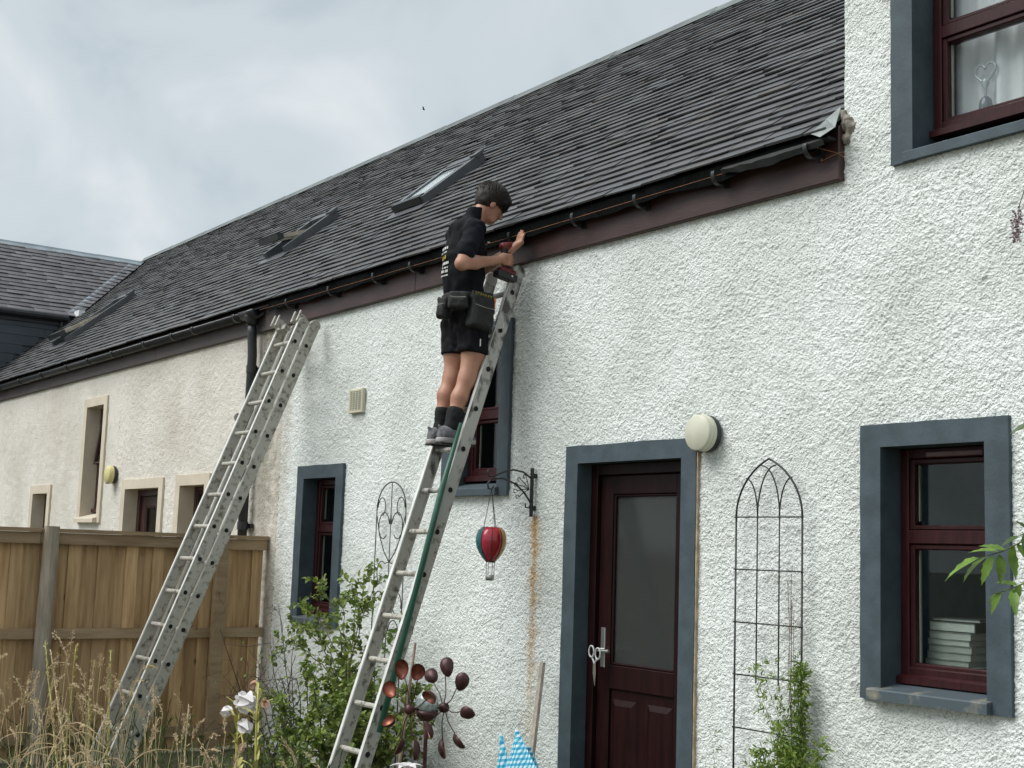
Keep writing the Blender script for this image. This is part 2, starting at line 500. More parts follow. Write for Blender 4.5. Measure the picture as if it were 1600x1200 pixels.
# ------------------------------------------------------------------ roughcast wall sheets with real lumps
def rough_wall(name, x0, x1, z0, z1, res, holes, m, parent, amp=0.0098, cell=0.0175):
    nx, nz = int((x1 - x0) / res) + 1, int((z1 - z0) / res) + 1
    X, Z = np.meshgrid(np.linspace(x0, x1, nx), np.linspace(z0, z1, nz), indexing='ij')
    wx = X + 0.014 * (vnoise(X, Z, 0.04, 6) - 0.5); wz = Z + 0.014 * (vnoise(X + 9, Z, 0.04, 7) - 0.5)
    a, b = wx * 0.88 + wz * 0.47, (wz * 0.88 - wx * 0.47) * 1.35
    h = pebble(a, b, cell, 0) * 0.75 + pebble(a + 3.3, b + 1.7, cell * 0.58, 3) * 0.35
    h = h * (0.55 + 0.75 * vnoise(X, Z, 0.09, 5)) + 0.5 * vnoise(X, Z, 0.03, 2) + 0.35 * vnoise(X, Z, 0.25, 1)
    Y = 0.011 - amp * h
    V = np.stack([X, Y, Z], -1).reshape(-1, 3)
    idx = np.arange(nx * nz).reshape(nx, nz)
    F = np.stack([idx[:-1, :-1], idx[1:, :-1], idx[1:, 1:], idx[:-1, 1:]], -1).reshape(-1, 4)
    C = V[F].mean(1)
    keep = np.ones(len(F), bool)
    for hx0, hx1, hz0, hz1 in holes:
        keep &= ~((C[:, 0] > hx0) & (C[:, 0] < hx1) & (C[:, 2] > hz0) & (C[:, 2] < hz1))
    return mesh_np(name, V, F[keep], m, parent, smooth=True)

cottage = thing('white_cottage', 'low white roughcast cottage with slate grey window surrounds and long slate roof', 'house', (-7.5, 0, GROUND))
neighbour = thing('cream_cottage', 'cream roughcast cottage behind the fence with beige window surrounds', 'house', (-16, 0, GROUND))
tall = thing('tall_house', 'taller white roughcast house at the right with grey framed windows', 'house', (-3, 0, GROUND))
wing = thing('slate_hung_wing', 'dark slate hung cross wing with grey slate roof at far left', 'house', (-23.5, 1, GROUND))

XC = -4.40          # corner between the tall house and the cottage
XN = -10.72         # paint line between white and cream
# openings: x0, x1, z0, z1 of the hole in the wall
W_RIGHT = (-4.158, -3.584, 0.985, 2.118)
DOOR = (-6.489, -5.552, GROUND, 2.12)
W_MID = (-7.94, -7.365, 2.03, 3.03)
W_SMALL = (-10.205, -9.64, 0.985, 2.12)
W_TALL = (-3.962, -3.10, 3.62, 4.95)
def grow(o, d, low=None):
    return (o[0] - d, o[1] + d, (o[2] - d) if low is None else low, o[3] + d)
rough_wall('wall', XN, -7.6, GROUND - 0.1, 3.56, 0.0085, [grow(W_SMALL, 0.06, 0.94), grow(W_MID, 0.06)], M['white'], cottage)
rough_wall('wall', -7.6, XC, GROUND - 0.1, 3.56, 0.0066, [grow(DOOR, 0.06, -9), grow(W_MID, 0.06)], M['white'], cottage)
rough_wall('wall', XC, -3.20, GROUND - 0.1, 5.1, 0.0060, [grow(W_RIGHT, 0.06, 0.94), grow(W_TALL, 0.06)], M['white'], tall)
rough_wall('wall', -3.20, -1.2, GROUND - 0.1, 5.1, 0.02, [grow(W_TALL, 0.06)], M['white'], tall)
N_D1 = (-14.52, -13.52, GROUND, 2.115)
N_W2 = (-12.94, -12.32, 0.98, 2.12)
N_W1 = (-17.98, -17.36, 0.98, 2.12)
N_TALL = (-16.02, -15.42, 1.86, 3.13)
rough_wall('wall', -21.9, -14.9, GROUND - 0.1, 3.58, 0.03, [grow(N_W1, 0.05, 0.94), grow(N_TALL, 0.05)], M['cream'], neighbour, 0.012, 0.05)
rough_wall('wall', -14.9, XN, GROUND - 0.1, 3.58, 0.017, [grow(N_D1, 0.05, -9), grow(N_W2, 0.05, 0.94)], M['cream'], neighbour, 0.011, 0.036)
# masonry behind: the tall house's return above the cottage roof, and plain backing walls
b = MB(); b.box(XC + 0.004, XC + 0.3, 0.012, 7.0, 3.6, 5.1); b.build('return_wall', M['white'], tall)

# ------------------------------------------------------------------ windows and doors
def surround(parent, o, sw, depth, m, zb, top=True, name='surround'):
    x0, x1, z0, z1 = o
    s = MB()
    yf = -0.021
    # one continuous painted band: outer edge slightly uneven where the paint meets the roughcast
    rw = random.Random(int(abs(x0) * 1000))
    j = lambda: rw.uniform(-0.0025, 0.0025)
    zt_ = z1 + sw - 0.012
    n_ = 14
    L_ = [(x0 - sw + j(), zb + (zt_ - zb) * i / n_) for i in range(n_ + 1)]
    R_ = [(x1 + sw + j(), zb + (zt_ - zb) * i / n_) for i in range(n_ + 1)]
    T_ = [(x0 - sw + (x1 - x0 + 2 * sw) * i / 8, zt_ + j()) for i in range(1, 8)]
    outer = L_ + T_ + R_[::-1]
    inner = []
    for (ox, oz) in outer:
        if ox < x0 + 1e-6 and oz <= z1: inner.append((x0, oz))
        elif ox > x1 - 1e-6 and oz <= z1: inner.append((x1, oz))
        else: inner.append((min(max(ox, x0), x1), z1))
    k_ = len(outer)
    V = [(x, yf, z) for x, z in outer] + [(x, yf, z) for x, z in inner] + [(x, depth, z) for x, z in inner] + [(x, 0.03, z) for x, z in outer]
    F = []
    for i in range(k_ - 1):
        F.append((i, k_ + i, k_ + i + 1, i + 1))
        F.append((k_ + i, 2 * k_ + i, 2 * k_ + i + 1, k_ + i + 1))
        F.append((3 * k_ + i, i, i + 1, 3 * k_ + i + 1))
    F.append((0, 3 * k_, 2 * k_, k_)); F.append((k_ - 1, 2 * k_ - 1, 3 * k_ - 1, 4 * k_ - 1))
    s.add(V, F)
    return s.build(name, m, parent)

def rect_frame(s, x0, x1, z0, z1, w, y0, y1, wb=None, m=0):
    wb = w if wb is None else wb
    s.bbox(x0, x0 + w, y0, y1, z0, z1, 0.005, m); s.bbox(x1 - w, x1, y0, y1, z0, z1, 0.005, m)
    s.bbox(x0 + w, x1 - w, y0 + 0.001, y1, z0, z0 + wb, 0.005, m); s.bbox(x0 + w, x1 - w, y0 + 0.001, y1, z1 - w, z1, 0.005, m)

def window(house, o, sw, depth, zt, zb, pm, wm, sillm, sill_proj=0.07, sash_open=0.0, room=None, label=None, hood=False):
    """outer frame mesh > surround, sill, two sashes with panes; transom at zt"""
    x0, x1, z0, z1 = o
    f = MB()
    w = 0.048
    fz0 = z0 + 0.045
    rect_frame(f, x0 + 0.002, x1 - 0.002, fz0, z1 - 0.002, w, depth, depth + 0.09)
    f.bbox(x0 + w, x1 - w, depth + 0.002, depth + 0.088, zt - 0.035, zt + 0.03)
    win = f.build('window', wm, house)
    if label: win['label'] = label
    surround(win, o, sw, depth + 0.12, pm, zb)
    # timber drip sill under the frame and the painted stone sill
    s = MB()
    s.add([(x, y, z) for x in (x0 + 0.004, x1 - 0.004) for y, z in ((depth - 0.035, fz0 - 0.028), (depth - 0.035, fz0 + 0.004), (depth + 0.03, fz0 + 0.024), (depth + 0.08, fz0 + 0.024), (depth + 0.08, fz0 - 0.028))],
          [(0, 5, 6, 1), (1, 6, 7, 2), (2, 7, 8, 3), (4, 9, 5, 0), (0, 1, 2, 3, 4), (9, 8, 7, 6, 5)])
    s.build('drip_sill', wm, win)
    s = MB()
    xl, xr = x0 - 0.055, x1 + 0.025
    s.add([(x, y, z) for x in (xl, xr) for y, z in ((-sill_proj, zb + 0.002), (-sill_proj, zb + 0.047), (-sill_proj + 0.006, zb + 0.053), (depth + 0.06, z0 + 0.020), (depth + 0.06, zb + 0.002))],
          [(0, 5, 6, 1), (1, 6, 7, 2), (2, 7, 8, 3), (4, 9, 5, 0), (0, 1, 2, 3, 4), (9, 8, 7, 6, 5)])
    s.build('window_sill', sillm, win)
    for k, (a, c) in enumerate(((zt + 0.031, z1 - w - 0.003), (fz0 + 0.025, zt - 0.036))):
        q = MB()
        rect_frame(q, x0 + w + 0.001, x1 - w - 0.001, a, c, 0.026, depth + 0.012, depth + 0.07, 0.022 if k == 0 else 0.042)
        V = np.array(q.v)
        if k == 0 and sash_open:      # top-hung light propped open
            ca, sa = math.cos(sash_open), math.sin(sash_open)
            dy, dz = V[:, 1] - depth, V[:, 2] - c
            V[:, 1] = depth + dy * ca + dz * sa; V[:, 2] = c + dz * ca - dy * sa
            q.v = [tuple(p) for p in V]
        q.build('sash', wm, win)
        p = MB()
        p.box(x0 + w + 0.02, x1 - w - 0.02, depth + 0.036, depth + 0.042, a + 0.015, c - 0.02)
        if k == 0 and sash_open:
            V = np.array(p.v); dy, dz = V[:, 1] - depth, V[:, 2] - c
            V[:, 1] = depth + dy * ca + dz * sa; V[:, 2] = c + dz * ca - dy * sa
            p.v = [tuple(v) for v in V]
        p.build('pane', M['glass'], win)
        # pale spacer bar seen at the edge of the sealed unit
        sb = MB()
        if not (k == 0 and sash_open):
            sb.box(x0 + w + 0.028, x0 + w + 0.035, depth + 0.046, depth + 0.058, a + 0.044, c - 0.028)
            sb.build('spacer_bar', M['spacer'], win)
    if hood:
        hm = MB(); hm.bbox(x0 + 0.16, x1 - 0.10, depth - 0.012, depth + 0.004, z1 - 0.046, z1 - 0.020); hm.build('trickle_vent', M['maroon_vent'], win)
    return win
M['spacer'] = mat('pale_spacer', (0.42, 0.40, 0.34), 0.5, 0.1)
M['maroon_vent'] = mat('pale_vent_hood', (0.16, 0.09, 0.09), 0.4, 0.2)

window(tall, W_RIGHT, 0.122, 0.125, 1.695, 0.922, M['grey_paint'], M['maroon'], M['grey_sill'], 0.06, hood=True)
window(cottage, W_SMALL, 0.122, 0.11, 1.71, 0.915, M['grey_paint'], M['maroon'], M['grey_sill'], 0.05)
window(cottage, W_MID, 0.122, 0.13, 2.52, 1.935, M['grey_paint'], M['maroon'], M['grey_paint'], 0.05)
_g = M['glass']; M['glass'] = glass_mat('upper_window_glass', (0.95, 0.97, 0.97), 1.6)
window(tall, W_TALL, 0.128, 0.14, 4.175, 3.50, M['grey_paint'], M['maroon'], M['grey_paint'], 0.03)
M['glass'] = _g
window(neighbour, N_W1, 0.12, 0.14, 1.7, 0.92, M['cream_paint'], M['brown'], M['cream_paint'], 0.03)
window(neighbour, N_W2, 0.12, 0.14, 1.7, 0.92, M['cream_paint'], M['brown'], M['cream_paint'], 0.03)
window(neighbour, N_TALL, 0.11, 0.15, 2.42, 1.745, M['cream_paint'], M['brown'], M['cream_paint'], 0.07, sash_open=0.13)

def room(parent, x0, x1, y0, y1, z0, z1, wm):
    r = MB()
    V = [(x0, y0, z0), (x1, y0, z0), (x1, y1, z0), (x0, y1, z0), (x0, y0, z1), (x1, y0, z1), (x1, y1, z1), (x0, y1, z1)]
    r.add(V, [(0, 1, 2, 3), (7, 6, 5, 4), (5, 6, 2, 1), (6, 7, 3, 2), (7, 4, 0, 3)])
    return r.build('room_interior', wm, parent)
room(tall, -4.36, -2.0, 0.236, 3.2, 0.3, 2.4, M['room'])
room(tall, -4.36, -2.0, 0.26, 3.2, 3.3, 5.05, M['room'])
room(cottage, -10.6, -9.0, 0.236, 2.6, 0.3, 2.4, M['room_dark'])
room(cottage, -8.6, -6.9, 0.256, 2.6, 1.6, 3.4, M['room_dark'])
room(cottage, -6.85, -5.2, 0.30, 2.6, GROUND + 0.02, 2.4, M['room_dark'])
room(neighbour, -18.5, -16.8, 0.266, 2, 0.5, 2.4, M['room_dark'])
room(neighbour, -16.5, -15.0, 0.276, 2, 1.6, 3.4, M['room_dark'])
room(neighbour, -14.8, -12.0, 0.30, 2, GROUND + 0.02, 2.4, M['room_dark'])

# cottage door: a part of the house, with glass, panels and handle as sub-parts
def door(house, o, sw, depth, pm, wm, glassm, zb):
    x0, x1, z0, z1 = o
    f = MB()
    f.bbox(x0 + 0.002, x0 + 0.065, depth, depth + 0.1, z0, z1 - 0.002); f.bbox(x1 - 0.065, x1 - 0.002, depth, depth + 0.1, z0, z1 - 0.002)
    f.bbox(x0 + 0.065, x1 - 0.065, depth + 0.001, depth + 0.1, z1 - 0.07, z1 - 0.002)
    d = f.build('door', wm, house)
    surround(d, o, sw, depth + 0.12, pm, z0 - 0.02)
    a, b = x0 + 0.068, x1 - 0.068
    zt = z1 - 0.073
    y0, y1 = depth + 0.03, depth + 0.075
    gz0, gz1, gx0, gx1 = 0.90, zt - 0.115, a + 0.115, b - 0.115
    q = MB()
    q.bbox(a, gx0, y0, y1, z0, zt); q.bbox(gx1, b, y0, y1, z0, zt)
    q.bbox(gx0, gx1, y0 + 0.001, y1, gz1, zt)
    q.bbox(gx0, gx1, y0 + 0.001, y1, gz0 - 0.14, gz0)
    q.bbox(gx0, gx1, y0 + 0.018, y1 - 0.002, z0, gz0 - 0.14)
    q.build('door_leaf', wm, d)
    p = MB(); p.box(gx0 - 0.005, gx1 + 0.005, y0 + 0.026, y0 + 0.034, gz0 - 0.005, gz1 + 0.005); p.build('pane', glassm, d)
    bead = MB(); rect_frame(bead, gx0, gx1, gz0, gz1, 0.016, y0 + 0.008, y0 + 0.024); bead.build('glazing_bead', wm, d)
    xm = (gx0 + gx1) / 2
    for u, v in ((gx0 + 0.02, xm - 0.05), (xm + 0.05, gx1 - 0.02)):
        # raised and fielded panel
        pz0, pz1 = z0 + 0.2, gz0 - 0.20
        s = MB()
        A = [(u, y0 + 0.017, pz0), (v, y0 + 0.017, pz0), (v, y0 + 0.017, pz1), (u, y0 + 0.017, pz1)]
        Bq = [(u + 0.035, y0 + 0.003, pz0 + 0.035), (v - 0.035, y0 + 0.003, pz0 + 0.035), (v - 0.035, y0 + 0.003, pz1 - 0.035), (u + 0.035, y0 + 0.003, pz1 - 0.035)]
        s.add(A + Bq, [(4, 5, 6, 7), (0, 1, 5, 4), (1, 2, 6, 5), (2, 3, 7, 6), (3, 0, 4, 7)])
        s.build('door_panel', wm, d)
    return d, (a, b, y0)
dd, (da, db, dy) = door(cottage, DOOR, 0.122, 0.09, M['grey_paint'], M['maroon_door'], M['door_glass'], 0)
door(neighbour, N_D1, 0.115, 0.13, M['cream_paint'], M['brown'], M['glass'], 0)
# painted edge strip left bare along the right of the door surround
s = MB(); s.box(DOOR[1] + 0.1225, DOOR[1] + 0.131, -0.016, 0.02, GROUND, 2.19); s.build('raw_edge', mat('bare_wood_edge', (0.42, 0.33, 0.22), 0.8, 0.4, 12), dd)
M['chrome'] = mat('brushed_chrome', (0.62, 0.62, 0.60), 0.28, 0.1, metal=0.9)
hx = da + 0.055
s = MB()
s.bbox(hx - 0.02, hx + 0.02, dy - 0.008, dy, 0.88, 1.12)
s.tube([(hx, dy - 0.006, 0.985), (hx, dy - 0.05, 0.985), (hx + 0.02, dy - 0.058, 0.985), (hx + 0.12, dy - 0.058, 0.985)], 0.0095, 8)
s.build('door_handle', M['chrome'], dd)
t = thing('scissors', 'scissors hanging from the handle of the maroon door', 'scissors', (hx + 0.01, dy - 0.06, 0.84))
for sg in (-1, 1):
    s = MB()
    c = Vector((hx + 0.005 + sg * 0.027, dy - 0.072, 0.975 - (0.01 if sg > 0 else 0)))
    ring = [c + Vector((0.024 * math.cos(w), 0.003 * sg, 0.034 * math.sin(w))) for w in np.linspace(0, 2 * math.pi, 15)]
    s.tube(ring, 0.0055, 6, caps=False)
    piv = Vector((hx + 0.006, dy - 0.072, 0.905))
    s.tube([c + Vector((-sg * 0.004, 0, -0.034)), piv], 0.0065, 6)
    s.build('handle', mat('scissor_grip', (0.46, 0.47, 0.47), 0.4, 0.1), t)
    s = MB()
    y = dy - 0.072 + sg * 0.002
    s.add([(piv.x - 0.011, y, piv.z + 0.01), (piv.x + 0.011, y, piv.z + 0.01), (piv.x + 0.012 - sg * 0.004, y, piv.z - 0.05), (piv.x + 0.008, y, piv.z - 0.135), (piv.x - 0.008 + sg * 0.004, y, piv.z - 0.06)] +
          [(piv.x - 0.011, y + 0.0015, piv.z + 0.01), (piv.x + 0.011, y + 0.0015, piv.z + 0.01), (piv.x + 0.012 - sg * 0.004, y + 0.0015, piv.z - 0.05), (piv.x + 0.008, y + 0.0015, piv.z - 0.135), (piv.x - 0.008 + sg * 0.004, y + 0.0015, piv.z - 0.06)],
          [(0, 4, 3, 2, 1), (5, 6, 7, 8, 9)] + [(i, (i + 1) % 5, (i + 1) % 5 + 5, i + 5) for i in range(5)])
    s.build('blade', M['chrome'], t)

# ------------------------------------------------------------------ roofs of single slates
PITCH = math.radians(40.5)
EAVE_Y, EAVE_Z = -0.12, 3.722
E1, E2, EN = Vector((1, 0, 0)), Vector((0, math.cos(PITCH), math.sin(PITCH))), Vector((0, -math.sin(PITCH), math.cos(PITCH)))
RO = Vector((0, EAVE_Y, EAVE_Z))
RIDGE_S = 4.74
GAUGE = 0.116
def on_roof(x, s, h=0.0):
    return RO + E1 * x + E2 * s + EN * h

def slate_field(O, e1, e2, n, x0, x1, s0, s1, gauge, wmin, wmax, tmin, tmax, skip=None, rng=random, lift=1.0):
    """list of 8-corner slates, course by course"""
    out = []
    i = 0
    s = s0
    while s < s1:
        x = x0 - rng.random() * wmax
        while x < x1:
            w = rng.uniform(wmin, wmax)
            a, b = max(x, x0), min(x + w - rng.uniform(0.002, 0.006), x1)
            x += w
            if s > gauge * 1.5 and rng.random() < 0.006: sjx = 0.05
            else: sjx = 0.0
            if b - a < 0.03 or (skip and skip((a + b) / 2, s + gauge * 0.5)):
                continue
            t = rng.uniform(tmin, tmax) * (1.25 if i == 0 else 1.0)
            sj = s + rng.uniform(-0.005, 0.005)
            sj -= sjx                                   # the odd slipped slate
            L = min(gauge * 1.55, s1 + 0.02 - sj)
            k = rng.uniform(-0.004, 0.004)
            up = (tmax + 0.0095 + rng.uniform(-0.003, 0.003)) * lift
            hd = 0.0
            P = []
            tw = rng.uniform(-0.002, 0.002)
            for (xx, ss, hh) in ((a, sj - k, up + tw), (b, sj + k, up - tw), (b, sj + L, hd), (a, sj + L, hd)):
                P.append(O + e1 * xx + e2 * ss + n * hh)
            P += [p + n * t for p in P]
            # slightly chipped lower corners
            c = rng.uniform(0, 0.012) if rng.random() < 0.2 else 0
            P[0] = P[0] + e2 * c; P[4] = P[4] + e2 * c
            out.append(P)
        s += gauge
        i += 1
    return out

def lay_slates(slates, parent, m, nmax=300):
    """the nearest nmax as single parts, the rest as one mass"""
    slates = sorted(slates, key=lambda P: (P[4] - CAM).length)
    org = ORG[parent.name]
    for P in slates[:nmax]:
        c = (P[0] + P[2]) / 2
        me = bpy.data.meshes.new('slate')
        me.from_pydata([tuple(p - c) for p in P], [], BOXF)
        me.materials.append(m)
        o = bpy.data.objects.new('slate', me); COL.objects.link(o)
        o.parent = parent; o.location = c - org
    if len(slates) > nmax:
        q = MB()
        for P in slates[nmax:]:
            q.add(P, BOXF)
        r = q.build('slating', m, parent); r['kind'] = 'stuff'

SKY = [(-10.48, -9.92, 1.38, 2.20), (-13.28, -12.74, 1.42, 2.20), (-19.32, -18.66, 0.84, 2.06)]
# wing geometry (also cuts the main roof)
WX, WZ = -21.72, 5.20            # eaves line of the wing
WRX, WRZ = -23.55, 6.60          # ridge of the wing
def wing_z(x):
    return WZ + (WX - x) / (WX - WRX) * (WRZ - WZ)
def skip_main(x, s):
    for a, b, c, d in SKY:
        if a - 0.02 < x < b + 0.02 and c - 0.03 < s < d + 0.02:
            return True
    if x < WX - 0.1:
        z = EAVE_Z + s * math.sin(PITCH)
        if z < wing_z(x) - 0.12:
            return True
    return False
rr = random.Random(21)
for house, a, b, lab in ((cottage, XN, XC - 0.006, None), (neighbour, -24.1, XN, None)):
    u = MB()
    P = [on_roof(a, 0.02, -0.004), on_roof(b, 0.02, -0.004), on_roof(b, RIDGE_S, -0.004), on_roof(a, RIDGE_S, -0.004)]
    # back slope so that the roof is a solid pair of pitches
    ry = EAVE_Y + RIDGE_S * math.cos(PITCH); rz = EAVE_Z + RIDGE_S * math.sin(PITCH)
    Q = [Vector((a, 2 * ry - EAVE_Y, EAVE_Z)), Vector((b, 2 * ry - EAVE_Y, EAVE_Z))]
    u.add(P + Q, [(0, 1, 2, 3), (3, 2, 5, 4)])
    roof = u.build('roof', M['felt'], house)
    sl = slate_field(RO, E1, E2, EN, a + 0.001, b - 0.001, 0.0, RIDGE_S - 0.03, GAUGE, 0.16, 0.36, 0.007, 0.0125, skip_main, rr)
    lay_slates(sl, roof, M['slate'], 300)
    # lead ridge in lengths
    x = b
    while x > a + 0.05:
        w = min(1.5, x - a)
        s = MB()
        top = Vector((0, ry, rz))
        prof = [(-0.12, -0.095), (-0.04, -0.022), (-0.025, 0.01), (0.0, 0.022), (0.025, 0.01), (0.04, -0.022), (0.12, -0.095)]
        V = []
        for xx in (x - w - 0.03, x - 0.0):
            for dy_, dz_ in prof:
                V.append((xx, ry + dy_, rz + dz_ + 0.035 + (0.004 if xx > x - 0.1 else -0.002)))
        n = len(prof)
        s.add(V, [(i, i + n, i + n + 1, i + 1) for i in range(n - 1)] + [tuple(range(n)), tuple(reversed(range(n, 2 * n)))])
        s.build('ridge_flashing', M['ridge'], roof)
        x -= w

# eaves felt under the slates of the cottage, and fascias
def fascia(parent, a, b, z0, z1, y, m, jogs):
    x = b
    for w in jogs:
        xe = max(a, x - w)
        s = MB(); s.bbox(xe + 0.0015, x - 0.0015, y, 0.01, z0, z1, 0.006); s.build('fascia_board', m, parent)
        x = xe
        if x <= a + 1e-6: break
fascia(cottage, XN + 0.30, XC, 3.495, 3.782, -0.036, M['fascia'], [4.1, 9])
fascia(neighbour, -21.9, XN + 0.297, 3.495, 3.782, -0.033, M['fascia_dirty'], [3.4, 4.2, 9])
rf = random.Random(3)
fe = MB()
xs = np.arange(XN - 0.2, XC - 0.02, 0.05)
V = []
for i, x in enumerate(xs):
    drop = 0.066 + 0.022 * float(vnoise(np.array([x * 1.0]), np.array([0.3]), 0.35, 1)[0]) + rf.uniform(-0.004, 0.004)
    yy = -0.112 + 0.010 * math.sin(x * 9) + rf.uniform(-0.003, 0.003)
    V += [(x, -0.04, EAVE_Z + 0.045), (x, -0.108, EAVE_Z + 0.004), (x, yy + 0.012, EAVE_Z - drop), (x, yy + 0.016, EAVE_Z - drop), (x, -0.04, EAVE_Z - 0.03)]
n = len(xs)
fe.add(V, [(i * 5 + k, i * 5 + 5 + k, i * 5 + 6 + k, i * 5 + 1 + k) for i in range(n - 1) for k in range(4)])
fe.build('eaves_felt', M['felt'], cottage)
# soffit board behind the felt
s = MB(); s.box(-21.8, XN - 0.21, -0.1, -0.037, 3.695, 3.714); s.build('tilt_fillet', M['dark'], neighbour)
s = MB(); s.box(XN - 0.2, XC - 0.02, -0.1, -0.037, 3.70, 3.716); s.build('tilt_fillet', M['dark'], cottage)

# ------------------------------------------------------------------ roof windows
M['sky_frame'] = mat('grey_roof_window_cladding', (0.085, 0.092, 0.098), 0.42, 0.12, 6)
M['sky_dark'] = mat('dark_roof_window_cladding', (0.028, 0.032, 0.034), 0.4, 0.2, 6)
M['sky_wood'] = mat('pine_sash', (0.46, 0.40, 0.31), 0.6, 0.2, 8)
def rbox(s, x0, x1, s0, s1, h0, h1, piv=None, ang=0.0, m=0):
    """box in roof coordinates, optionally turned about the roof window's pivot axis"""
    V = []
    for h in (h0, h1):
        for x, q in ((x0, s0), (x1, s0), (x1, s1), (x0, s1)):
            if ang:
                ds, dh = q - piv[0], h - piv[1]
                qq = piv[0] + ds * math.cos(ang) + dh * math.sin(ang)
                hh = piv[1] - ds * math.sin(ang) + dh * math.cos(ang)
            else:
                qq, hh = q, h
            V.append(on_roof(x, qq, hh))
    s.add(V, BOXF, m)
def roof_window(house, x0, x1, s0, s1, ang, label):
    f = MB()
    T = 0.100
    rbox(f, x1 - 0.07, x1, s0, s1, -0.02, T); rbox(f, x0, x0 + 0.07, s0, s1, -0.02, T)
    rbox(f, x0 + 0.07, x1 - 0.07, s1 - 0.10, s1 + 0.01, -0.02, T + 0.006)
    rbox(f, x1 - 0.09, x1 + 0.012, s1 - 0.09, s1 + 0.02, T - 0.01, T + 0.022)
    rbox(f, x0 + 0.07, x1 - 0.07, s0, s0 + 0.05, -0.02, 0.035)
    w = f.build('roof_window', M['sky_frame'], house)
    w['label'] = label
    fl = MB(); rbox(fl, x0 - 0.03, x1 + 0.05, s0 - 0.13, s0 + 0.01, 0.030, 0.036); fl.build('apron_flashing', M['sky_frame'], w)
    pv = ((s0 + s1) / 2, 0.070)
    a, b = x0 + 0.045, x1 - 0.075
    q = MB()
    rbox(q, a, a + 0.045, s0 + 0.015, s1 - 0.10, 0.055, 0.098, pv, ang); rbox(q, b - 0.045, b, s0 + 0.015, s1 - 0.10, 0.055, 0.097, pv, ang)
    rbox(q, a, b, s1 - 0.155, s1 - 0.101, 0.05, 0.099, pv, ang)
    q.build('sash', M['sky_frame'] if not ang else M['sky_wood'], w)
    q = MB(); rbox(q, a - 0.02, b + 0.02, s0 - 0.01, s0 + 0.065, 0.045, 0.110, pv, ang); q.build('bottom_rail', M['sky_dark'], w)
    q = MB(); rbox(q, a + 0.03, b - 0.03, s0 + 0.05, s1 - 0.12, 0.088, 0.092, pv, ang); q.build('pane', M['sky_glass'], w)
    if not ang:
        q = MB(); rbox(q, a + 0.012, a + 0.034, s0 + 0.05, s1 - 0.15, 0.099, 0.103); q.build('bright_trim', M['lead'], w)
        q = MB(); rbox(q, a + 0.03, b - 0.03, s0 + 0.07, s1 - 0.22, 0.078, 0.081); q.build('blind', M['blind'], w)
    q = MB(); rbox(q, x0 + 0.072, x1 - 0.072, s0 + 0.055, s1 - 0.105, -0.30, -0.29); q.build('shaft', M['dark'], w)
M['sky_glass'] = glass_mat('roof_window_glass', (0.9, 0.93, 0.93), 1.45)
M['blind'] = mat('white_blind', (0.85, 0.88, 0.88), 0.8, 0.05)
roof_window(cottage, *SKY[0], 0.0, 'closed roof window with white blind right above the worker')
roof_window(neighbour, *SKY[1], math.radians(21), 'roof window tilted open on the middle of the roof')
roof_window(neighbour, *SKY[2], math.radians(9), 'roof window tilted open beside the lead valley')

# ------------------------------------------------------------------ cross wing
wn_ = Vector((WRZ - WZ, 0, WX - WRX)).normalized()       # outward normal of the visible pitch
we1, we2 = Vector((0, 1, 0)), Vector((WRX - WX, 0, WRZ - WZ)).normalized()
WS = math.hypot(WRX - WX, WRZ - WZ)
WYMAX = EAVE_Y + (WRZ - EAVE_Z) / math.tan(PITCH)
def main_y(z):
    return EAVE_Y + (z - EAVE_Z) / math.tan(PITCH)
s = MB()
y0w = -1.5
s.add([(WX, y0w, WZ - 0.01), (WX, main_y(WZ), WZ - 0.01), (WRX, main_y(WRZ), WRZ - 0.01), (WRX, y0w, WRZ - 0.01), (2 * WRX - WX, y0w, WZ), (2 * WRX - WX, main_y(WZ), WZ)],
      [(0, 1, 2, 3), (3, 2, 5, 4)])
wroof = s.build('roof', M['felt'], wing)
s = MB(); s.add([(WX - 0.02, y0w + 0.03, WZ - 0.03), (2 * WRX - WX + 0.02, y0w + 0.03, WZ - 0.03), (WRX, y0w + 0.03, WRZ - 0.03)], [(0, 2, 1)]); s.build('gable', M['slate_hung'], wing)
def skip_wing(y, q):
    z = WZ + q * (WRZ - WZ) / WS
    return y > main_y(z) - 0.06
sl = slate_field(Vector((WX + 0.1, 0, WZ - 0.076)), we1, we2, wn_, y0w, WYMAX, 0.0, WS + 0.12, 0.135, 0.2, 0.36, 0.008, 0.014, skip_wing, rr)
lay_slates(sl, wroof, M['slate_far'], 300)
# lead ridge and valley
s = MB()
for y in np.arange(y0w, WYMAX - 0.02, 1.3):
    y2 = min(y + 1.33, WYMAX + 0.05)
    s.add([(WRX + dx, yy, WRZ + dz + (0.006 if yy == y else 0)) for yy in (y, y2) for dx, dz in ((0.14, -0.085), (0.035, 0.015), (0.02, 0.05), (-0.02, 0.05), (-0.14, -0.085))],
          [(i, i + 1, i + 6, i + 5) for i in range(4)])
s.build('ridge_flashing', M['lead'], wroof)
s = MB()
va, vb = Vector((WX + 0.05, main_y(WZ - 0.04), WZ - 0.04)), Vector((WRX, main_y(WRZ), WRZ))
d1 = we1 * 0.22; d2 = Vector((1, 0, 0)) * 0.22
s.add([va - d1 + wn_ * 0.03, va + Vector((0, 0, 0.012)), va + d2 + EN * 0.045, vb - d1 + wn_ * 0.03, vb + Vector((0, 0, 0.012)), vb + d2 + EN * 0.045],
      [(0, 1, 4, 3), (1, 2, 5, 4)])
s.build('valley_lead', M['lead'], wroof)
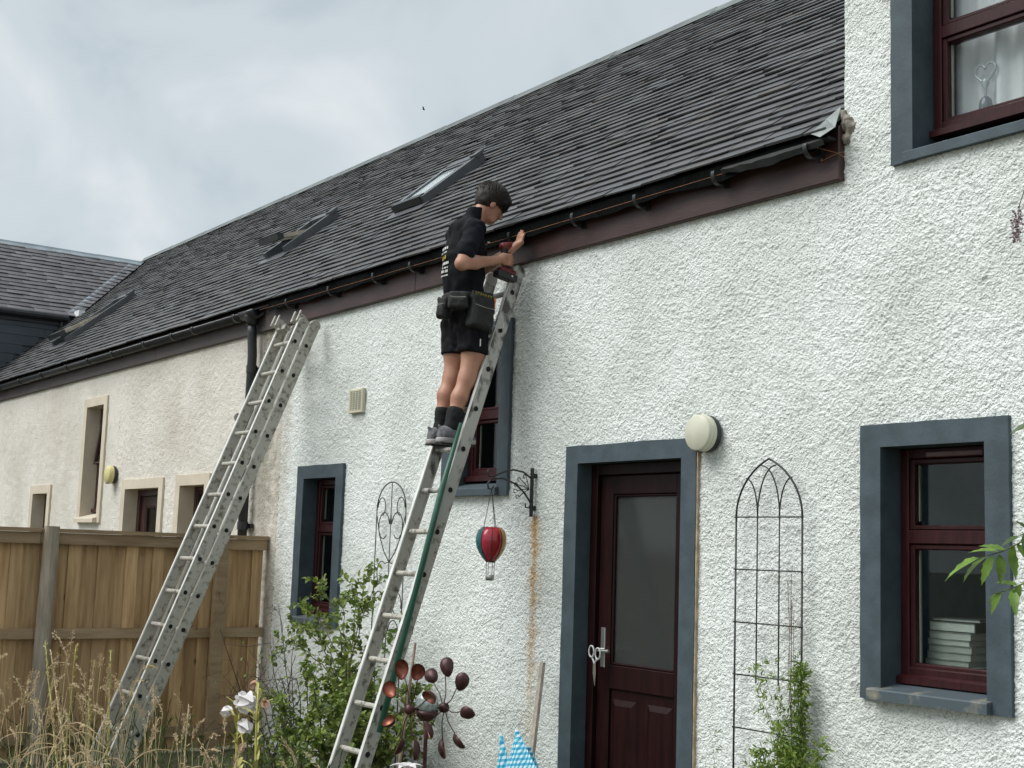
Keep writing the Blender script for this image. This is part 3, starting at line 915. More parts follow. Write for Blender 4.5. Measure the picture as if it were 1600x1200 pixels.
# hung slate cheek below the wing's eaves
wall_w = MB(); wall_w.box(2 * WRX - WX, WX, y0w, main_y(WZ) - 0.05, GROUND, WZ - 0.02)
ww = wall_w.build('wall', M['slate_hung'], wing)
sl = slate_field(Vector((WX + 0.008, 0, 3.4)), we1, Vector((0, 0, 1)), Vector((1, 0, 0)), y0w, main_y(WZ) - 0.1, 0.0, WZ - 3.45, 0.15, 0.5, 0.9, 0.006, 0.01, lambda y, q: y > main_y(3.4 + q) + 0.15, rr, 0.7)
lay_slates(sl, ww, M['slate_hung'], 300)
s = MB()
s.tube([(WX + 0.13, y0w, WZ - 0.10), (WX + 0.13, main_y(WZ) - 0.25, WZ - 0.10)], 0.06, 10)
s.box(WX + 0.01, WX + 0.06, y0w, main_y(WZ) - 0.2, WZ - 0.22, WZ - 0.05)
s.tube([(WX + 0.07, main_y(WZ) - 0.32, WZ - 0.1), (WX + 0.07, main_y(WZ) - 0.32, WZ - 0.4)], 0.04, 8)
s.build('gutter', M['black_plastic'], wing)
s = MB(); s.box(WX + 0.02, WX + 0.26, main_y(WZ) - 0.12, main_y(WZ) - 0.02, WZ - 0.05, WZ + 0.045); s.build('valley_end', mat('bright_lead_end', (0.75, 0.78, 0.78), 0.5, 0.1), wing)

# ------------------------------------------------------------------ gutters, brackets, downpipe, twine
def half_round(s, x0, x1, yc, zc, r, th=0.004, n=12, m=0):
    V = []
    for x in (x0, x1):
        for rr_ in (r, r - th):
            for i in range(n + 1):
                w = math.pi + math.pi * i / n
                V.append((x, yc + rr_ * math.cos(w), zc + rr_ * math.sin(w)))
    k = n + 1
    F = []
    for i in range(n):
        F.append((i, i + 1, 2 * k + i + 1, 2 * k + i))
        F.append((k + i + 1, k + i, 3 * k + i, 3 * k + i + 1))
        F.append((i + 1, i, k + i, k + i + 1))
        F.append((2 * k + i, 2 * k + i + 1, 3 * k + i + 1, 3 * k + i))
    F += [(0, 2 * k, 3 * k, k), (n, k + n, 3 * k + n, 2 * k + n)]
    s.add(V, F, m)
GY, GZ, GR = -0.098, 3.682, 0.060
s = MB(); half_round(s, -21.7, -11.12, GY, GZ, GR); gut = s.build('gutter', M['black_plastic'], neighbour, True)
for x in (-11.55, -12.55, -13.1, -13.9, -14.9, -15.75, -16.55, -17.6, -18.6, -19.6, -20.6):
    s = MB(); half_round(s, x - 0.035, x + 0.035, GY, GZ + 0.004, GR + 0.009, 0.008)
    s.box(x - 0.02, x + 0.02, -0.045, -0.034, GZ - 0.06, GZ + 0.03)
    s.build('gutter_joint', M['black_plastic'], gut, True)
s = MB()
s.lathe([(0.0, 0.0), (0.07, 0.0), (0.07, 0.06), (0.052, 0.09), (0.052, 0.12), (0, 0.12)], (-11.27, GY + 0.005, GZ + 0.0), (0, 0, -1), 16)
half_round(s, -11.42, -11.12, GY, GZ + 0.004, GR + 0.012, 0.02)
s.build('gutter_outlet', M['black_plastic'], gut, True)
s = MB(); s.tube([(-11.27, -0.093, GZ - 0.1), (-11.27, -0.085, GZ - 0.2), (-11.26, -0.075, GZ - 0.4), (-11.25, -0.075, GROUND)], 0.043, 14)
dp = s.build('downpipe', M['black_plastic'], neighbour, True)
for z in (3.15, 1.72, 0.4):
    s = MB(); s.tube([(-11.255, -0.075, z - 0.035), (-11.255, -0.075, z + 0.035)], 0.050, 14); s.box(-11.34, -11.17, -0.03, -0.008, z - 0.02, z + 0.02); s.build('pipe_clip', M['black_plastic'], dp)
bracket_x = [(-4.52, 0.10), (-5.20, 0.0), (-5.86, 0.0), (-6.47, -0.1), (-7.14, 0.0), (-8.40, 0.1), (-8.97, -0.05), (-9.70, 0.0), (-10.47, 0.05)]
for x, tw in bracket_x:
    s = MB()
    N_ = 14
    V = []
    yb, zb = -0.037, 3.672
    for i in range(N_ + 1):
        w = math.radians(0 - 200 * i / N_)
        cy, cz = yb - 0.060 + 0.056 * math.cos(w), zb + 0.056 * math.sin(w)
        iy, iz = yb - 0.060 + 0.050 * math.cos(w), zb + 0.050 * math.sin(w)
        for dx in (-0.013, 0.013):
            V.append((x + dx + tw * (cy - yb), cy, cz)); V.append((x + dx + tw * (cy - yb), iy, iz))
    F = []
    for i in range(N_):
        a = i * 4; b2 = a + 4
        F += [(a, a + 2, b2 + 2, b2), (a + 1, b2 + 1, b2 + 3, a + 3), (a, b2, b2 + 1, a + 1), (a + 2, a + 3, b2 + 3, b2 + 2)]
    F += [(0, 1, 3, 2), (N_ * 4, N_ * 4 + 2, N_ * 4 + 3, N_ * 4 + 1)]
    s.add(V, F)
    # back plate and gusset
    s.box(x - 0.022, x + 0.022, yb - 0.008, yb, zb - 0.060, zb + 0.035)
    s.add([(x - 0.006, yb - 0.008, zb - 0.060), (x + 0.006, yb - 0.008, zb - 0.060), (x - 0.006, yb - 0.008, zb - 0.02), (x + 0.006, yb - 0.008, zb - 0.02), (x - 0.006, yb - 0.055, zb - 0.052), (x + 0.006, yb - 0.055, zb - 0.052)],
          [(0, 4, 5, 1), (0, 2, 4), (1, 5, 3), (2, 3, 5, 4), (0, 1, 3, 2)])
    s.build('gutter_bracket', M['black_plastic'], cottage)
M['twine'] = mat('orange_twine', (0.30, 0.13, 0.06), 0.8, 0.2)
pts = [(-4.36, -0.045, 3.60), (-4.40, -0.05, 3.63), (-4.50, -0.125, 3.672)] + [(x, -0.125, 3.672 - 0.010 * math.sin((x + 4.5) / -6.5 * math.pi) + 0.0) for x in np.linspace(-4.6, -11.05, 30)]
s = MB(); s.tube(pts, 0.0016, 5)
loop = [(-4.36 - 0.06 * t + 0.035 * math.sin(3.0 * t), -0.05 - 0.01 * t, 3.60 + 0.018 * math.sin(2.6 * t) + 0.012 * t) for t in np.linspace(0, 2.2, 22)]
s.tube(loop, 0.0016, 5)
tag(s.build('string_line', M['twine'], None), 'thin orange string line stretched along the fascia between gutter brackets', 'string')
# torn felt flap and crumbling mortar at the top corner
s = MB()
fl = [(-4.52, -0.125, 3.745), (-4.40, -0.135, 3.79), (-4.335, -0.10, 3.85), (-4.345, -0.135, 3.735), (-4.43, -0.150, 3.70)]
s.add(fl + [(x, y + 0.004, z) for x, y, z in fl], [(0, 4, 3, 1), (1, 3, 2), (5, 6, 8, 9), (6, 7, 8), (0, 5, 9, 4), (4, 9, 8, 3), (3, 8, 7, 2), (2, 7, 6, 1), (1, 6, 5, 0)])
tag(s.build('felt_flap', M['torn_felt'], None), 'torn pale grey roofing flap at the corner where roof meets the tall house', 'roofing scrap')
s = MB()
rl = random.Random(9)
for x, z in ((-5.02, 3.708), (-4.82, 3.715), (-4.66, 3.715)):
    pass
xs_ = np.linspace(-5.15, -4.42, 16)
V = []
for i, x in enumerate(xs_):
    sag = 0.03 * math.sin(math.pi * (x + 5.15) / 0.73)
    V += [(x, -0.118, 3.706), (x, -0.140 - 0.4 * sag, 3.690 - sag * 0.6 + rl.uniform(-.004, .004)), (x, -0.126 - 0.2 * sag, 3.668 - sag + rl.uniform(-.006, .006))]
s.add(V, [(i * 3 + k, i * 3 + 3 + k, i * 3 + 4 + k, i * 3 + 1 + k) for i in range(15) for k in (0, 1)])
s.build('hanging_felt', mat('grey_black_felt', (0.016, 0.018, 0.018), 0.7, 0.3, 15), cottage)

# ------------------------------------------------------------------ implicit surfaces for organic shapes
class Field:
    def __init__(s, lo, hi, h):
        s.lo = np.array(lo, float); s.h = h
        s.n = np.ceil((np.array(hi) - s.lo) / h).astype(int) + 1
        s.d = np.full(s.n, 1.0, np.float32)
    def _win(s, a, b):
        i0 = np.clip(np.floor((a - s.lo) / s.h).astype(int), 0, s.n - 1)
        i1 = np.clip(np.ceil((b - s.lo) / s.h).astype(int) + 1, 1, s.n)
        sl = tuple(slice(p, q) for p, q in zip(i0, i1))
        ax = [s.lo[k] + s.h * np.arange(i0[k], i1[k]) for k in range(3)]
        return sl, np.stack(np.meshgrid(*ax, indexing='ij'), -1)
    def _mix(s, sl, v, k, sub=False):
        a = s.d[sl]
        if sub:
            s.d[sl] = np.maximum(a, -v); return
        if k <= 0:
            s.d[sl] = np.minimum(a, v); return
        h = np.clip(0.5 + 0.5 * (a - v) / k, 0, 1)
        s.d[sl] = a * (1 - h) + v * h - k * h * (1 - h)
    def cap(s, a, b, ra, rb=None, k=0.02, sub=False):
        rb = ra if rb is None else rb
        a, b = np.array(a, float), np.array(b, float)
        R = max(ra, rb) + 2 * k + 3 * s.h + 0.02
        sl, P = s._win(np.minimum(a, b) - R, np.maximum(a, b) + R)
        if P.size == 0: return s
        ab = b - a
        t = np.clip(((P - a) @ ab) / (ab @ ab), 0, 1)
        v = np.linalg.norm(P - a - t[..., None] * ab, axis=-1) - (ra + (rb - ra) * t)
        s._mix(sl, v.astype(np.float32), k, sub); return s
    def ell(s, c, r, axes=None, k=0.02, sub=False):
        c, r = np.array(c, float), np.array(r, float)
        R = r.max() + 2 * k + 3 * s.h + 0.02
        sl, P = s._win(c - R, c + R)
        if P.size == 0: return s
        Q = P - c
        if axes is not None:
            Q = Q @ np.array(axes).T
        q0 = np.linalg.norm(Q / r, axis=-1); q1 = np.linalg.norm(Q / (r * r), axis=-1) + 1e-9
        s._mix(sl, (q0 * (q0 - 1) / q1).astype(np.float32), k, sub); return s
    def rbox(s, c, half, axes=None, rad=0.01, k=0.0):
        c, half = np.array(c, float), np.array(half, float)
        R = np.linalg.norm(half) + 2 * k + 3 * s.h
        sl, P = s._win(c - R, c + R)
        if P.size == 0: return s
        Q = P - c
        if axes is not None:
            Q = Q @ np.array(axes).T
        q = np.abs(Q) - (half - rad)
        v = np.linalg.norm(np.maximum(q, 0), axis=-1) + np.minimum(q.max(-1), 0) - rad
        s._mix(sl, v.astype(np.float32), k); return s
    def cut(s, p, n):
        """keep the side where (x-p).n < 0"""
        ax = [s.lo[k] + s.h * np.arange(s.n[k]) for k in range(3)]
        n = np.array(n, float) / np.linalg.norm(n)
        v = (ax[0][:, None, None] - p[0]) * n[0] + (ax[1][None, :, None] - p[1]) * n[1] + (ax[2][None, None, :] - p[2]) * n[2]
        s.d = np.maximum(s.d, v.astype(np.float32)); return s
    def bumps(s, amp, scale, k=0):
        ax = [s.lo[q] + s.h * np.arange(s.n[q]) for q in range(3)]
        X, Y, Z = np.meshgrid(*ax, indexing='ij')
        s.d = s.d + amp * (vnoise(X + Y * 0.6, Z + Y * 0.8, scale, k) - 0.5).astype(np.float32); return s
    def mesh(s):
        d = s.d
        ins = d < 0
        c = [ins[i:ins.shape[0] - 1 + i, j:ins.shape[1] - 1 + j, l:ins.shape[2] - 1 + l] for i in (0, 1) for j in (0, 1) for l in (0, 1)]
        cnt = sum(x.astype(np.int8) for x in c)
        act = np.argwhere((cnt > 0) & (cnt < 8))
        offs = np.array([(i, j, l) for i in (0, 1) for j in (0, 1) for l in (0, 1)])
        val = np.stack([d[act[:, 0] + o[0], act[:, 1] + o[1], act[:, 2] + o[2]] for o in offs], 1)
        S = np.zeros((len(act), 3)); N = np.zeros(len(act))
        for p in range(8):
            for q in range(p + 1, 8):
                if np.abs(offs[p] - offs[q]).sum() != 1: continue
                a, b = val[:, p], val[:, q]
                m = (a < 0) != (b < 0)
                t = np.where(m, a / np.where(m, a - b, 1), 0)
                S += m[:, None] * (offs[p] + t[:, None] * (offs[q] - offs[p])); N += m
        V = s.lo + s.h * (act + S / N[:, None])
        idx = np.full(np.array(d.shape) - 1, -1, np.int32)
        idx[tuple(act.T)] = np.arange(len(act))
        F = []
        for axn in range(3):
            u, w = (axn + 1) % 3, (axn + 2) % 3
            A = np.moveaxis(ins, (axn, u, w), (0, 1, 2)); I = np.moveaxis(idx, (axn, u, w), (0, 1, 2))
            e = A[:-1, 1:-1, 1:-1] != A[1:, 1:-1, 1:-1]
            i, j, l = np.nonzero(e)
            inside = A[:-1, 1:-1, 1:-1][i, j, l]
            j += 1; l += 1
            q = np.stack([I[i, j - 1, l - 1], I[i, j, l - 1], I[i, j, l], I[i, j - 1, l]], 1)
            q[~inside] = q[~inside][:, ::-1]
            F.append(q)
        F = np.concatenate(F)
        return V, F[(F >= 0).all(1)]
    def build(s, name, m, parent, relax=1):
        V, F = s.mesh()
        for _ in range(relax):
            acc = np.zeros_like(V); n = np.zeros(len(V))
            for a, b in ((0, 1), (1, 2), (2, 3), (3, 0)):
                np.add.at(acc, F[:, a], V[F[:, b]]); np.add.at(n, F[:, a], 1)
                np.add.at(acc, F[:, b], V[F[:, a]]); np.add.at(n, F[:, b], 1)
            V = V * 0.5 + 0.5 * acc / np.maximum(n, 1)[:, None]
        return mesh_np(name, V, F, m, parent, smooth=True)

fd = Field((-4.46, -0.10, 3.50), (-4.26, 0.06, 3.92), 0.008)
for p, r in (((-4.40, -0.01, 3.845), .03), ((-4.388, -0.01, 3.80), .042), ((-4.37, 0.0, 3.77), .042), ((-4.382, -0.005, 3.715), .035), ((-4.345, 0.005, 3.765), .03)):
    fd.ell((p[0], p[1] + 0.008, p[2]), (r * 0.8, 0.018, r), k=0.015)
fd.bumps(0.018, 0.011, 2)
fd.build('mortar_patch', M['mortar'], cottage, 0)

# ------------------------------------------------------------------ ladders
M['alu_paint'] = mat('paint_spattered_aluminium', (0.44, 0.43, 0.40), 0.5, 0.2, 11.0, 0.001, 60, metal=0.2, col2=(0.075, 0.07, 0.06), lo=0.50, hi=0.62, stretch=(1, 1, 0.55))
M['rubber'] = mat('black_rubber', (0.02, 0.02, 0.02), 0.7, 0.2)
def ladder(name, label, xl, xr, c, z0, z1, rungs, sections, m, mtop, zsplit, group):
    """c: slope and offset of the front plane y = c0*z + c1; sections nested one behind the other"""
    c0, c1 = c
    u = Vector((0, c0, 1)).normalized(); w = Vector((0, -1, c0)).normalized()
    foot = Vector(((xl + xr) / 2, c0 * z0 + c1, z0))
    t = thing(name, label, 'ladder', foot, group)
    def P(x, z, d=0.0):
        return Vector((x, c0 * z + c1, z)) - w * d
    for k in range(sections):
        off = k * 0.108
        za, zb = z0 + (0.05 if k else 0), z1 + (0.03 if k else 0.0)
        for x, sg in ((xl + 0.013, 1), (xr - 0.013, -1)):
            parts = [(za, min(zsplit, zb), m)] if zsplit < zb else [(za, zb, m)]
            if zsplit < zb: parts.append((zsplit, zb, mtop))
            s = MB()
            for a, b, mm in parts:
                mi = 0 if mm is m else 1
                ca = (P(x, a, off + 0.05) + P(x, b, off + 0.05)) / 2
                hl = u * ((P(x, b) - P(x, a)).length / 2)
                s.obox(ca, Vector((0.010, 0, 0)), hl, w * 0.0425, mi)
                s.obox(ca + w * 0.040 - Vector((sg * -0.004, 0, 0)), Vector((0.0135, 0, 0)), hl * 0.9995, w * 0.005, 2)
                s.obox(ca - w * 0.040 - Vector((sg * -0.004, 0, 0)), Vector((0.0135, 0, 0)), hl * 0.9995, w * 0.005, mi)
            s.build('stile', [m, mtop, M['alu_edge']], t)
            s = MB(); s.obox(P(x, za - 0.01, off + 0.05), (0.019, 0, 0), u * 0.03, w * 0.055); s.build('foot', M['rubber'], t)
            s = MB()
            tp = P(x, zb, off + 0.05)
            s.lathe([(0.0, -0.0165), (0.046, -0.0165), (0.050, -0.012), (0.050, 0.012), (0.046, 0.0165), (0.0, 0.0165)], tp, (1, 0, 0), 18)
            s.build('end_cap', mtop, t)
        for z in rungs:
            zz = z + (0.012 if k else 0)
            if zz < za + 0.05 or zz > zb - 0.02: continue
            s = MB()
            p = P(0, zz, off + 0.045)
            s.tube([(xl - 0.003, p.y, p.z), (xr + 0.003, p.y, p.z)], 0.0175, 10, 0, True, 1)
            s.build('rung', [m if z < zsplit else mtop, M['hole']], t, False)
    return t, P, u, w
r1 = [3.265 - 0.2605 * k for k in range(14)]
lad1, P1, u1, w1 = ladder('extension_ladder', 'double aluminium extension ladder leaning on the wall beside the wooden fence', -10.40, -9.995, (0.395, -1.606), GROUND, 3.43, r1, 2, M['alu'], M['alu_dirt'] if 'alu_dirt' in M else M['alu'], 99, 'extension ladders leaning on the wall')
# hooks and guide brackets at the head of that ladder
for x, z, d in ((-10.385, 3.43, -0.03), (-10.30, 3.425, -0.03), (-10.12, 3.46, 0.02), (-10.02, 3.46, 0.02)):
    s = MB(); p = P1(x, z, d); s.obox(p, (0.014, 0, 0), u1 * 0.035, w1 * 0.03); s.obox(p + w1 * 0.025 + u1 * 0.035, (0.012, 0, 0), u1 * 0.03, w1 * 0.006); s.build('hook', M['alu'], lad1)
s = MB(); s.obox(P1(-10.30, 3.40, 0.02), (0.09, 0, 0), u1 * 0.02, w1 * 0.025); s.build('latch_bar', M['alu'], lad1)
s = MB(); s.lathe([(0, -0.006), (0.035, -0.006), (0.035, 0.006), (0, 0.006)], P1(-10.43, 2.62, 0.02), (1, 0, 0), 14); s.build('pulley', M['alu'], lad1)
r2 = [2.217 - 0.267 * k for k in range(10)] + [2.217 + 0.267 * k for k in range(1, 5)]
lad2, P2, u2, w2 = ladder('extension_ladder', 'paint spattered aluminium ladder with the worker standing on it', -7.425, -7.08, (0.322, -1.245), GROUND, 3.43, r2, 1, M['alu'], M['alu_paint'], 1.75, 'extension ladders leaning on the wall')
s = MB(); s.tube([P2(-7.085, 2.36, -0.025), P2(-7.073, 1.95, -0.022), P2(-7.0, 0.48, 0.03)], [0.012, 0.019, 0.019], 10)
tag(s.build('green_pole', mat('green_plastic_pole', (0.028, 0.105, 0.070), 0.4, 0.2, 6), None, True), 'long dark green pole resting along the worker\'s ladder', 'pole')

# ------------------------------------------------------------------ the worker
per = thing('person', 'worker in black clothes and tool belt on the ladder, drilling at the fascia', 'person', (-7.25, -0.48, 2.235))
M['black_cloth'] = mat('black_cloth', (0.0045, 0.005, 0.007), 0.85, 0.3, 12, 0.002, 60, spec=0.2)
M['navy_cloth'] = mat('navy_black_cloth', (0.006, 0.0075, 0.012), 0.85, 0.3, 12, 0.002, 60, spec=0.2)
M['shorts'] = mat('black_shorts_cloth', (0.0045, 0.0045, 0.0065), 0.8, 0.3, 10, 0.003, 40, spec=0.2)
M['pouch'] = mat('black_tool_pouch', (0.011, 0.012, 0.012), 0.75, 0.35, 25, 0.003, 90)
M['hair'] = mat('dark_brown_hair', (0.016, 0.010, 0.008), 0.55, 0.35, 30, spec=0.35)
M['sock'] = mat('black_sock', (0.007, 0.007, 0.008), 0.9, 0.2, 30, 0.002, 150)
M['shoe'] = mat('grey_shoe_mesh', (0.15, 0.15, 0.16), 0.8, 0.35, 40, 0.002, 150)
M['sole'] = mat('pale_shoe_sole', (0.34, 0.33, 0.32), 0.6, 0.25, 20)
HF = Vector((0.14, 0.84, -0.56)).normalized()
HR = HF.cross(Vector((0, 0, 1))).normalized()
HU = HR.cross(HF)
HC = Vector((-7.230, -0.232, 3.886))
HAX = [tuple(HR), tuple(HF), tuple(HU)]
def hp(r, f, u):
    return HC + HR * r + HF * f + HU * u
SR, SL = (-7.105, -0.445, 3.652), (-7.415, -0.385, 3.662)
ER, WR = (-7.050, -0.575, 3.395), (-7.075, -0.298, 3.462)
EL, WL = (-7.375, -0.215, 3.445), (-7.085, -0.170, 3.552)
def torso(f, g=0.0, k=0.05):
    f.ell((-7.255, -0.395, 3.08), (0.150 + g, 0.110 + g, 0.105 + g), k=k)
    f.ell((-7.255, -0.405, 3.20), (0.140 + g, 0.100 + g, 0.12 + g), k=k)
    f.ell((-7.255, -0.418, 3.36), (0.145 + g, 0.108 + g, 0.15 + g), k=k)
    f.ell((-7.258, -0.418, 3.52), (0.162 + g, 0.108 + g, 0.13 + g), k=k)
    f.cap(SR, SL, 0.052 + g, 0.052 + g, k=k)
    f.ell((-7.258, -0.415, 3.685), (0.115 + g, 0.078 + g, 0.060 + g), k=k)
fb = Field((-7.55, -0.75, 2.24), (-6.95, 0.0, 4.03), 0.0055)
torso(fb)
fb.cap((-7.252, -0.395, 3.66), hp(0, -0.03, -0.07), 0.056, 0.054, k=0.03)
# head
fb.ell(hp(0, -0.012, 0.022), (0.074, 0.096, 0.086), HAX, k=0.02)
fb.ell(hp(0, 0.026, -0.045), (0.058, 0.066, 0.080), HAX, k=0.03)
fb.cap(hp(-0.022, 0.062, -0.098), hp(0.022, 0.062, -0.098), 0.022, 0.022, k=0.03)
fb.cap(hp(0, 0.088, 0.008), hp(0, 0.108, -0.036), 0.008, 0.0125, k=0.012)
fb.cap(hp(-0.032, 0.080, 0.018), hp(0.032, 0.080, 0.018), 0.010, k=0.015)
fb.cap(hp(-0.018, 0.088, -0.066), hp(0.018, 0.088, -0.066), 0.007, k=0.008)
fb.cap(hp(-0.014, 0.086, -0.078), hp(0.014, 0.086, -0.078), 0.006, k=0.008)
for sg in (-1, 1):
    fb.ell(hp(sg * 0.076, -0.008, -0.030), (0.011, 0.020, 0.032), HAX, k=0.006)
    fb.ell(hp(sg * 0.030, 0.092, 0.000), (0.014, 0.008, 0.008), HAX, sub=True)
# legs
LEG = {}
for sx, hip, hem, kn, cf, an in ((1, (-7.175, -0.39, 3.05), (-7.17, -0.374, 2.85), (-7.168, -0.418, 2.675), (-7.172, -0.470, 2.545), (-7.172, -0.530, 2.335)),
                                 (-1, (-7.335, -0.40, 3.05), (-7.34, -0.400, 2.85), (-7.34, -0.425, 2.70), (-7.34, -0.470, 2.57), (-7.34, -0.500, 2.345))):
    LEG[sx] = (hip, hem, kn, cf, an)
    fb.cap(hip, hem, 0.092, 0.080, k=0.04); fb.cap(hem, kn, 0.078, 0.056, k=0.03)
    fb.cap(kn, cf, 0.054, 0.052, k=0.035); fb.cap(cf, (0.6 * cf[0] + 0.4 * an[0], 0.5 * cf[1] + 0.5 * an[1], 0.5 * cf[2] + 0.5 * an[2]), 0.052, 0.044, k=0.03)
    fb.cap((0.5 * cf[0] + 0.5 * an[0], 0.5 * cf[1] + 0.5 * an[1], 0.5 * cf[2] + 0.5 * an[2]), an, 0.044, 0.035, k=0.02)
    fb.cap(an, (an[0], an[1] + 0.13, 2.285), 0.034, 0.028, k=0.03)
# arms
fb.cap(SR, ER, 0.054, 0.040, k=0.03); fb.cap(ER, tuple(np.array(ER) * 0.6 + np.array(WR) * 0.4), 0.040, 0.045, k=0.025); fb.cap(tuple(np.array(ER) * 0.6 + np.array(WR) * 0.4), WR, 0.044, 0.028, k=0.02)
fb.cap(SL, EL, 0.054, 0.040, k=0.03); fb.cap(EL, tuple(np.array(EL) * 0.6 + np.array(WL) * 0.4), 0.040, 0.043, k=0.025); fb.cap(tuple(np.array(EL) * 0.6 + np.array(WL) * 0.4), WL, 0.042, 0.027, k=0.02)
# right hand closed round the drill handle
fb.cap(WR, (-7.066, -0.245, 3.478), 0.029, 0.030, k=0.02)
fb.cap((-7.064, -0.240, 3.500), (-7.056, -0.232, 3.455), 0.022, 0.021, k=0.02)
for i, z in enumerate((3.508, 3.487, 3.467, 3.449)):
    l = (0.0, 0.004, 0.001, -0.006)[i]
    fb.cap((-7.050, -0.225, z), (-7.043, -0.190 + l, z - 0.002), 0.0115, 0.0105, k=0.006)
    fb.cap((-7.043, -0.190 + l, z - 0.002), (-7.062, -0.165 + l, z - 0.002), 0.0105, 0.0098, k=0.004)
    fb.cap((-7.062, -0.165 + l, z - 0.002), (-7.092, -0.170 + l, z - 0.001), 0.0098, 0.0088, k=0.003)
fb.cap((-7.078, -0.262, 3.492), (-7.108, -0.236, 3.512), 0.015, 0.0125, k=0.012)
fb.cap((-7.108, -0.236, 3.512), (-7.112, -0.192, 3.518), 0.0125, 0.010, k=0.006)
# left hand held flat against the bracket, fingers up
fb.cap(WL, (-7.041, -0.142, 3.586), 0.025, 0.024, k=0.02)
fb.cap((-7.056, -0.140, 3.599), (-7.011, -0.130, 3.602), 0.018, 0.018, k=0.018)
for i, (x, L) in enumerate(((-7.060, 0.075), (-7.041, 0.086), (-7.022, 0.078), (-7.004, 0.060))):
    fb.cap((x, -0.134, 3.606), (x + 0.003, -0.128, 3.606 + L * 0.5), 0.0105, 0.0098, k=0.005)
    fb.cap((x + 0.003, -0.128, 3.606 + L * 0.5), (x + 0.006, -0.118, 3.606 + L * 0.95), 0.0098, 0.0082, k=0.003)
fb.cap((-7.066, -0.152, 3.579), (-7.091, -0.122, 3.602), 0.0135, 0.0115, k=0.01)
fb.cap((-7.091, -0.122, 3.602), (-7.098, -0.104, 3.629), 0.0115, 0.009, k=0.004)
body = fb.build('body', M['skin'], per, 1)
for sg in (-1, 1):
    s = MB(); s.lathe([(0.0001, -0.008), (0.006, -0.005), (0.008, 0), (0.006, 0.005), (0.0001, 0.008)], hp(sg * 0.030, 0.083, 0.0), tuple(HF), 10); s.build('eye', mat('eye', (0.10, 0.08, 0.07), 0.2, 0.3), body, True)
# hair: a heavy fringe, short at the nape
fh = Field(tuple(HC - Vector((0.16, 0.18, 0.16))), tuple(HC + Vector((0.16, 0.18, 0.18))), 0.0045)
fh.ell(hp(0, -0.020, 0.040), (0.100, 0.120, 0.100), HAX, k=0.02)
fh.ell(hp(0.0, 0.062, 0.045), (0.078, 0.066, 0.062), HAX, k=0.04)
fh.ell(hp(0, -0.050, -0.01), (0.076, 0.068, 0.085), HAX, k=0.03)
fh.cut(hp(0, 0.09, -0.004), HF * 0.45 - HU * 0.9)
fh.cut(hp(0, 0.01, -0.022), HF * 0.62 - HU * 0.62)
fh.cut(hp(0, -0.06, -0.075), -HU)
fh.bumps(0.006, 0.02, 1)
fh.build('hair', M['hair'], per, 0)
rh = random.Random(4)
s = MB()
for i in range(680):
    th = rh.uniform(0, 2 * math.pi); el = rh.uniform(0.0, 1.25)
    dr = Vector((math.cos(th) * math.cos(el), math.sin(th) * math.cos(el), math.sin(el)))
    base = Vector((0, -0.02, 0.045))
    pts = []
    for q in range(5):
        dd_ = (dr + Vector((0, 0.10 * q, -0.26 * q))).normalized()
        lp = base + Vector((dd_.x * 0.1005, dd_.y * 0.122, dd_.z * 0.1015)) * (0.985 + 0.060 * rh.random() ** 2)
        lp += Vector((rh.uniform(-.002, .002), 0.002 * q, 0))
        if lp.y > 0.035 and lp.z < -0.022: break
        if lp.z < -0.03 and lp.y > -0.03: break
        pts.append(hp(lp.x, lp.y, lp.z))
    if len(pts) > 2:
        s.tube(pts, [0.0018, 0.0024, 0.0024, 0.0018, 0.0007][:len(pts)], 4)
s.build('hair_strands', M['hair'], per, True)
# clothes
ft = Field((-7.56, -0.70, 3.0), (-6.95, -0.1, 3.82), 0.0075)
torso(ft, 0.010, 0.05)
SE_R = tuple(np.array(SR) * 0.34 + np.array(ER) * 0.66); SE_L = tuple(np.array(SL) * 0.34 + np.array(EL) * 0.66)
ft.cap(SR, SE_R, 0.068, 0.066, k=0.03); ft.cap(SL, SE_L, 0.068, 0.066, k=0.03)
ft.cut(tuple(np.array(SE_R) * 1.0), tuple((np.array(ER) - np.array(SR)) * np.array((1, 1, 1)))) if False else None
ft.bumps(0.016, 0.04, 3)
ft.cut((-7.25, -0.4, 3.13), (0, 0, -1))
ft.build('polo_shirt', M['navy_cloth'], per, 1)
fg = Field((-7.56, -0.70, 3.1), (-6.95, -0.1, 3.84), 0.0065)
torso(fg, 0.020, 0.05)
fg.cap(SR, SE_R, 0.066, 0.066, k=0, sub=True); fg.cap(SL, SE_L, 0.066, 0.066, k=0, sub=True)
fg.cap((-7.252, -0.398, 3.66), hp(0, -0.058, -0.122), 0.074, 0.066, k=0.02)
fg.bumps(0.018, 0.05, 4)
fg.cap(hp(0, -0.02, -0.07), hp(0, 0.0, 0.05), 0.056, 0.075, k=0, sub=True)
fg.cut((-7.25, -0.4, 3.15), (0, 0, -1))
gil = fg.build('gilet', M['black_cloth'], per, 1)
fs = Field((-7.56, -0.70, 2.7), (-6.95, -0.15, 3.25), 0.0075)
fs.ell((-7.255, -0.395, 3.10), (0.168, 0.128, 0.12), k=0.05); fs.ell((-7.255, -0.405, 3.20), (0.155, 0.118, 0.10), k=0.05)
for sx in (1, -1):
    hip, hem, kn, cf, an = LEG[sx]
    d = (np.array(kn) - np.array(hem)); d /= np.linalg.norm(d)
    fs.cap(hip, tuple(np.array(hem) + d * 0.03), 0.105, 0.103, k=0.04)
fs.bumps(0.024, 0.04, 5)
fs.cut((-7.25, -0.38, 2.835), (0, -0.12, -1))
fs.cut((-7.25, -0.38, 3.22), (0, 0, 1))
sh = fs.build('shorts', M['shorts'], per, 1)
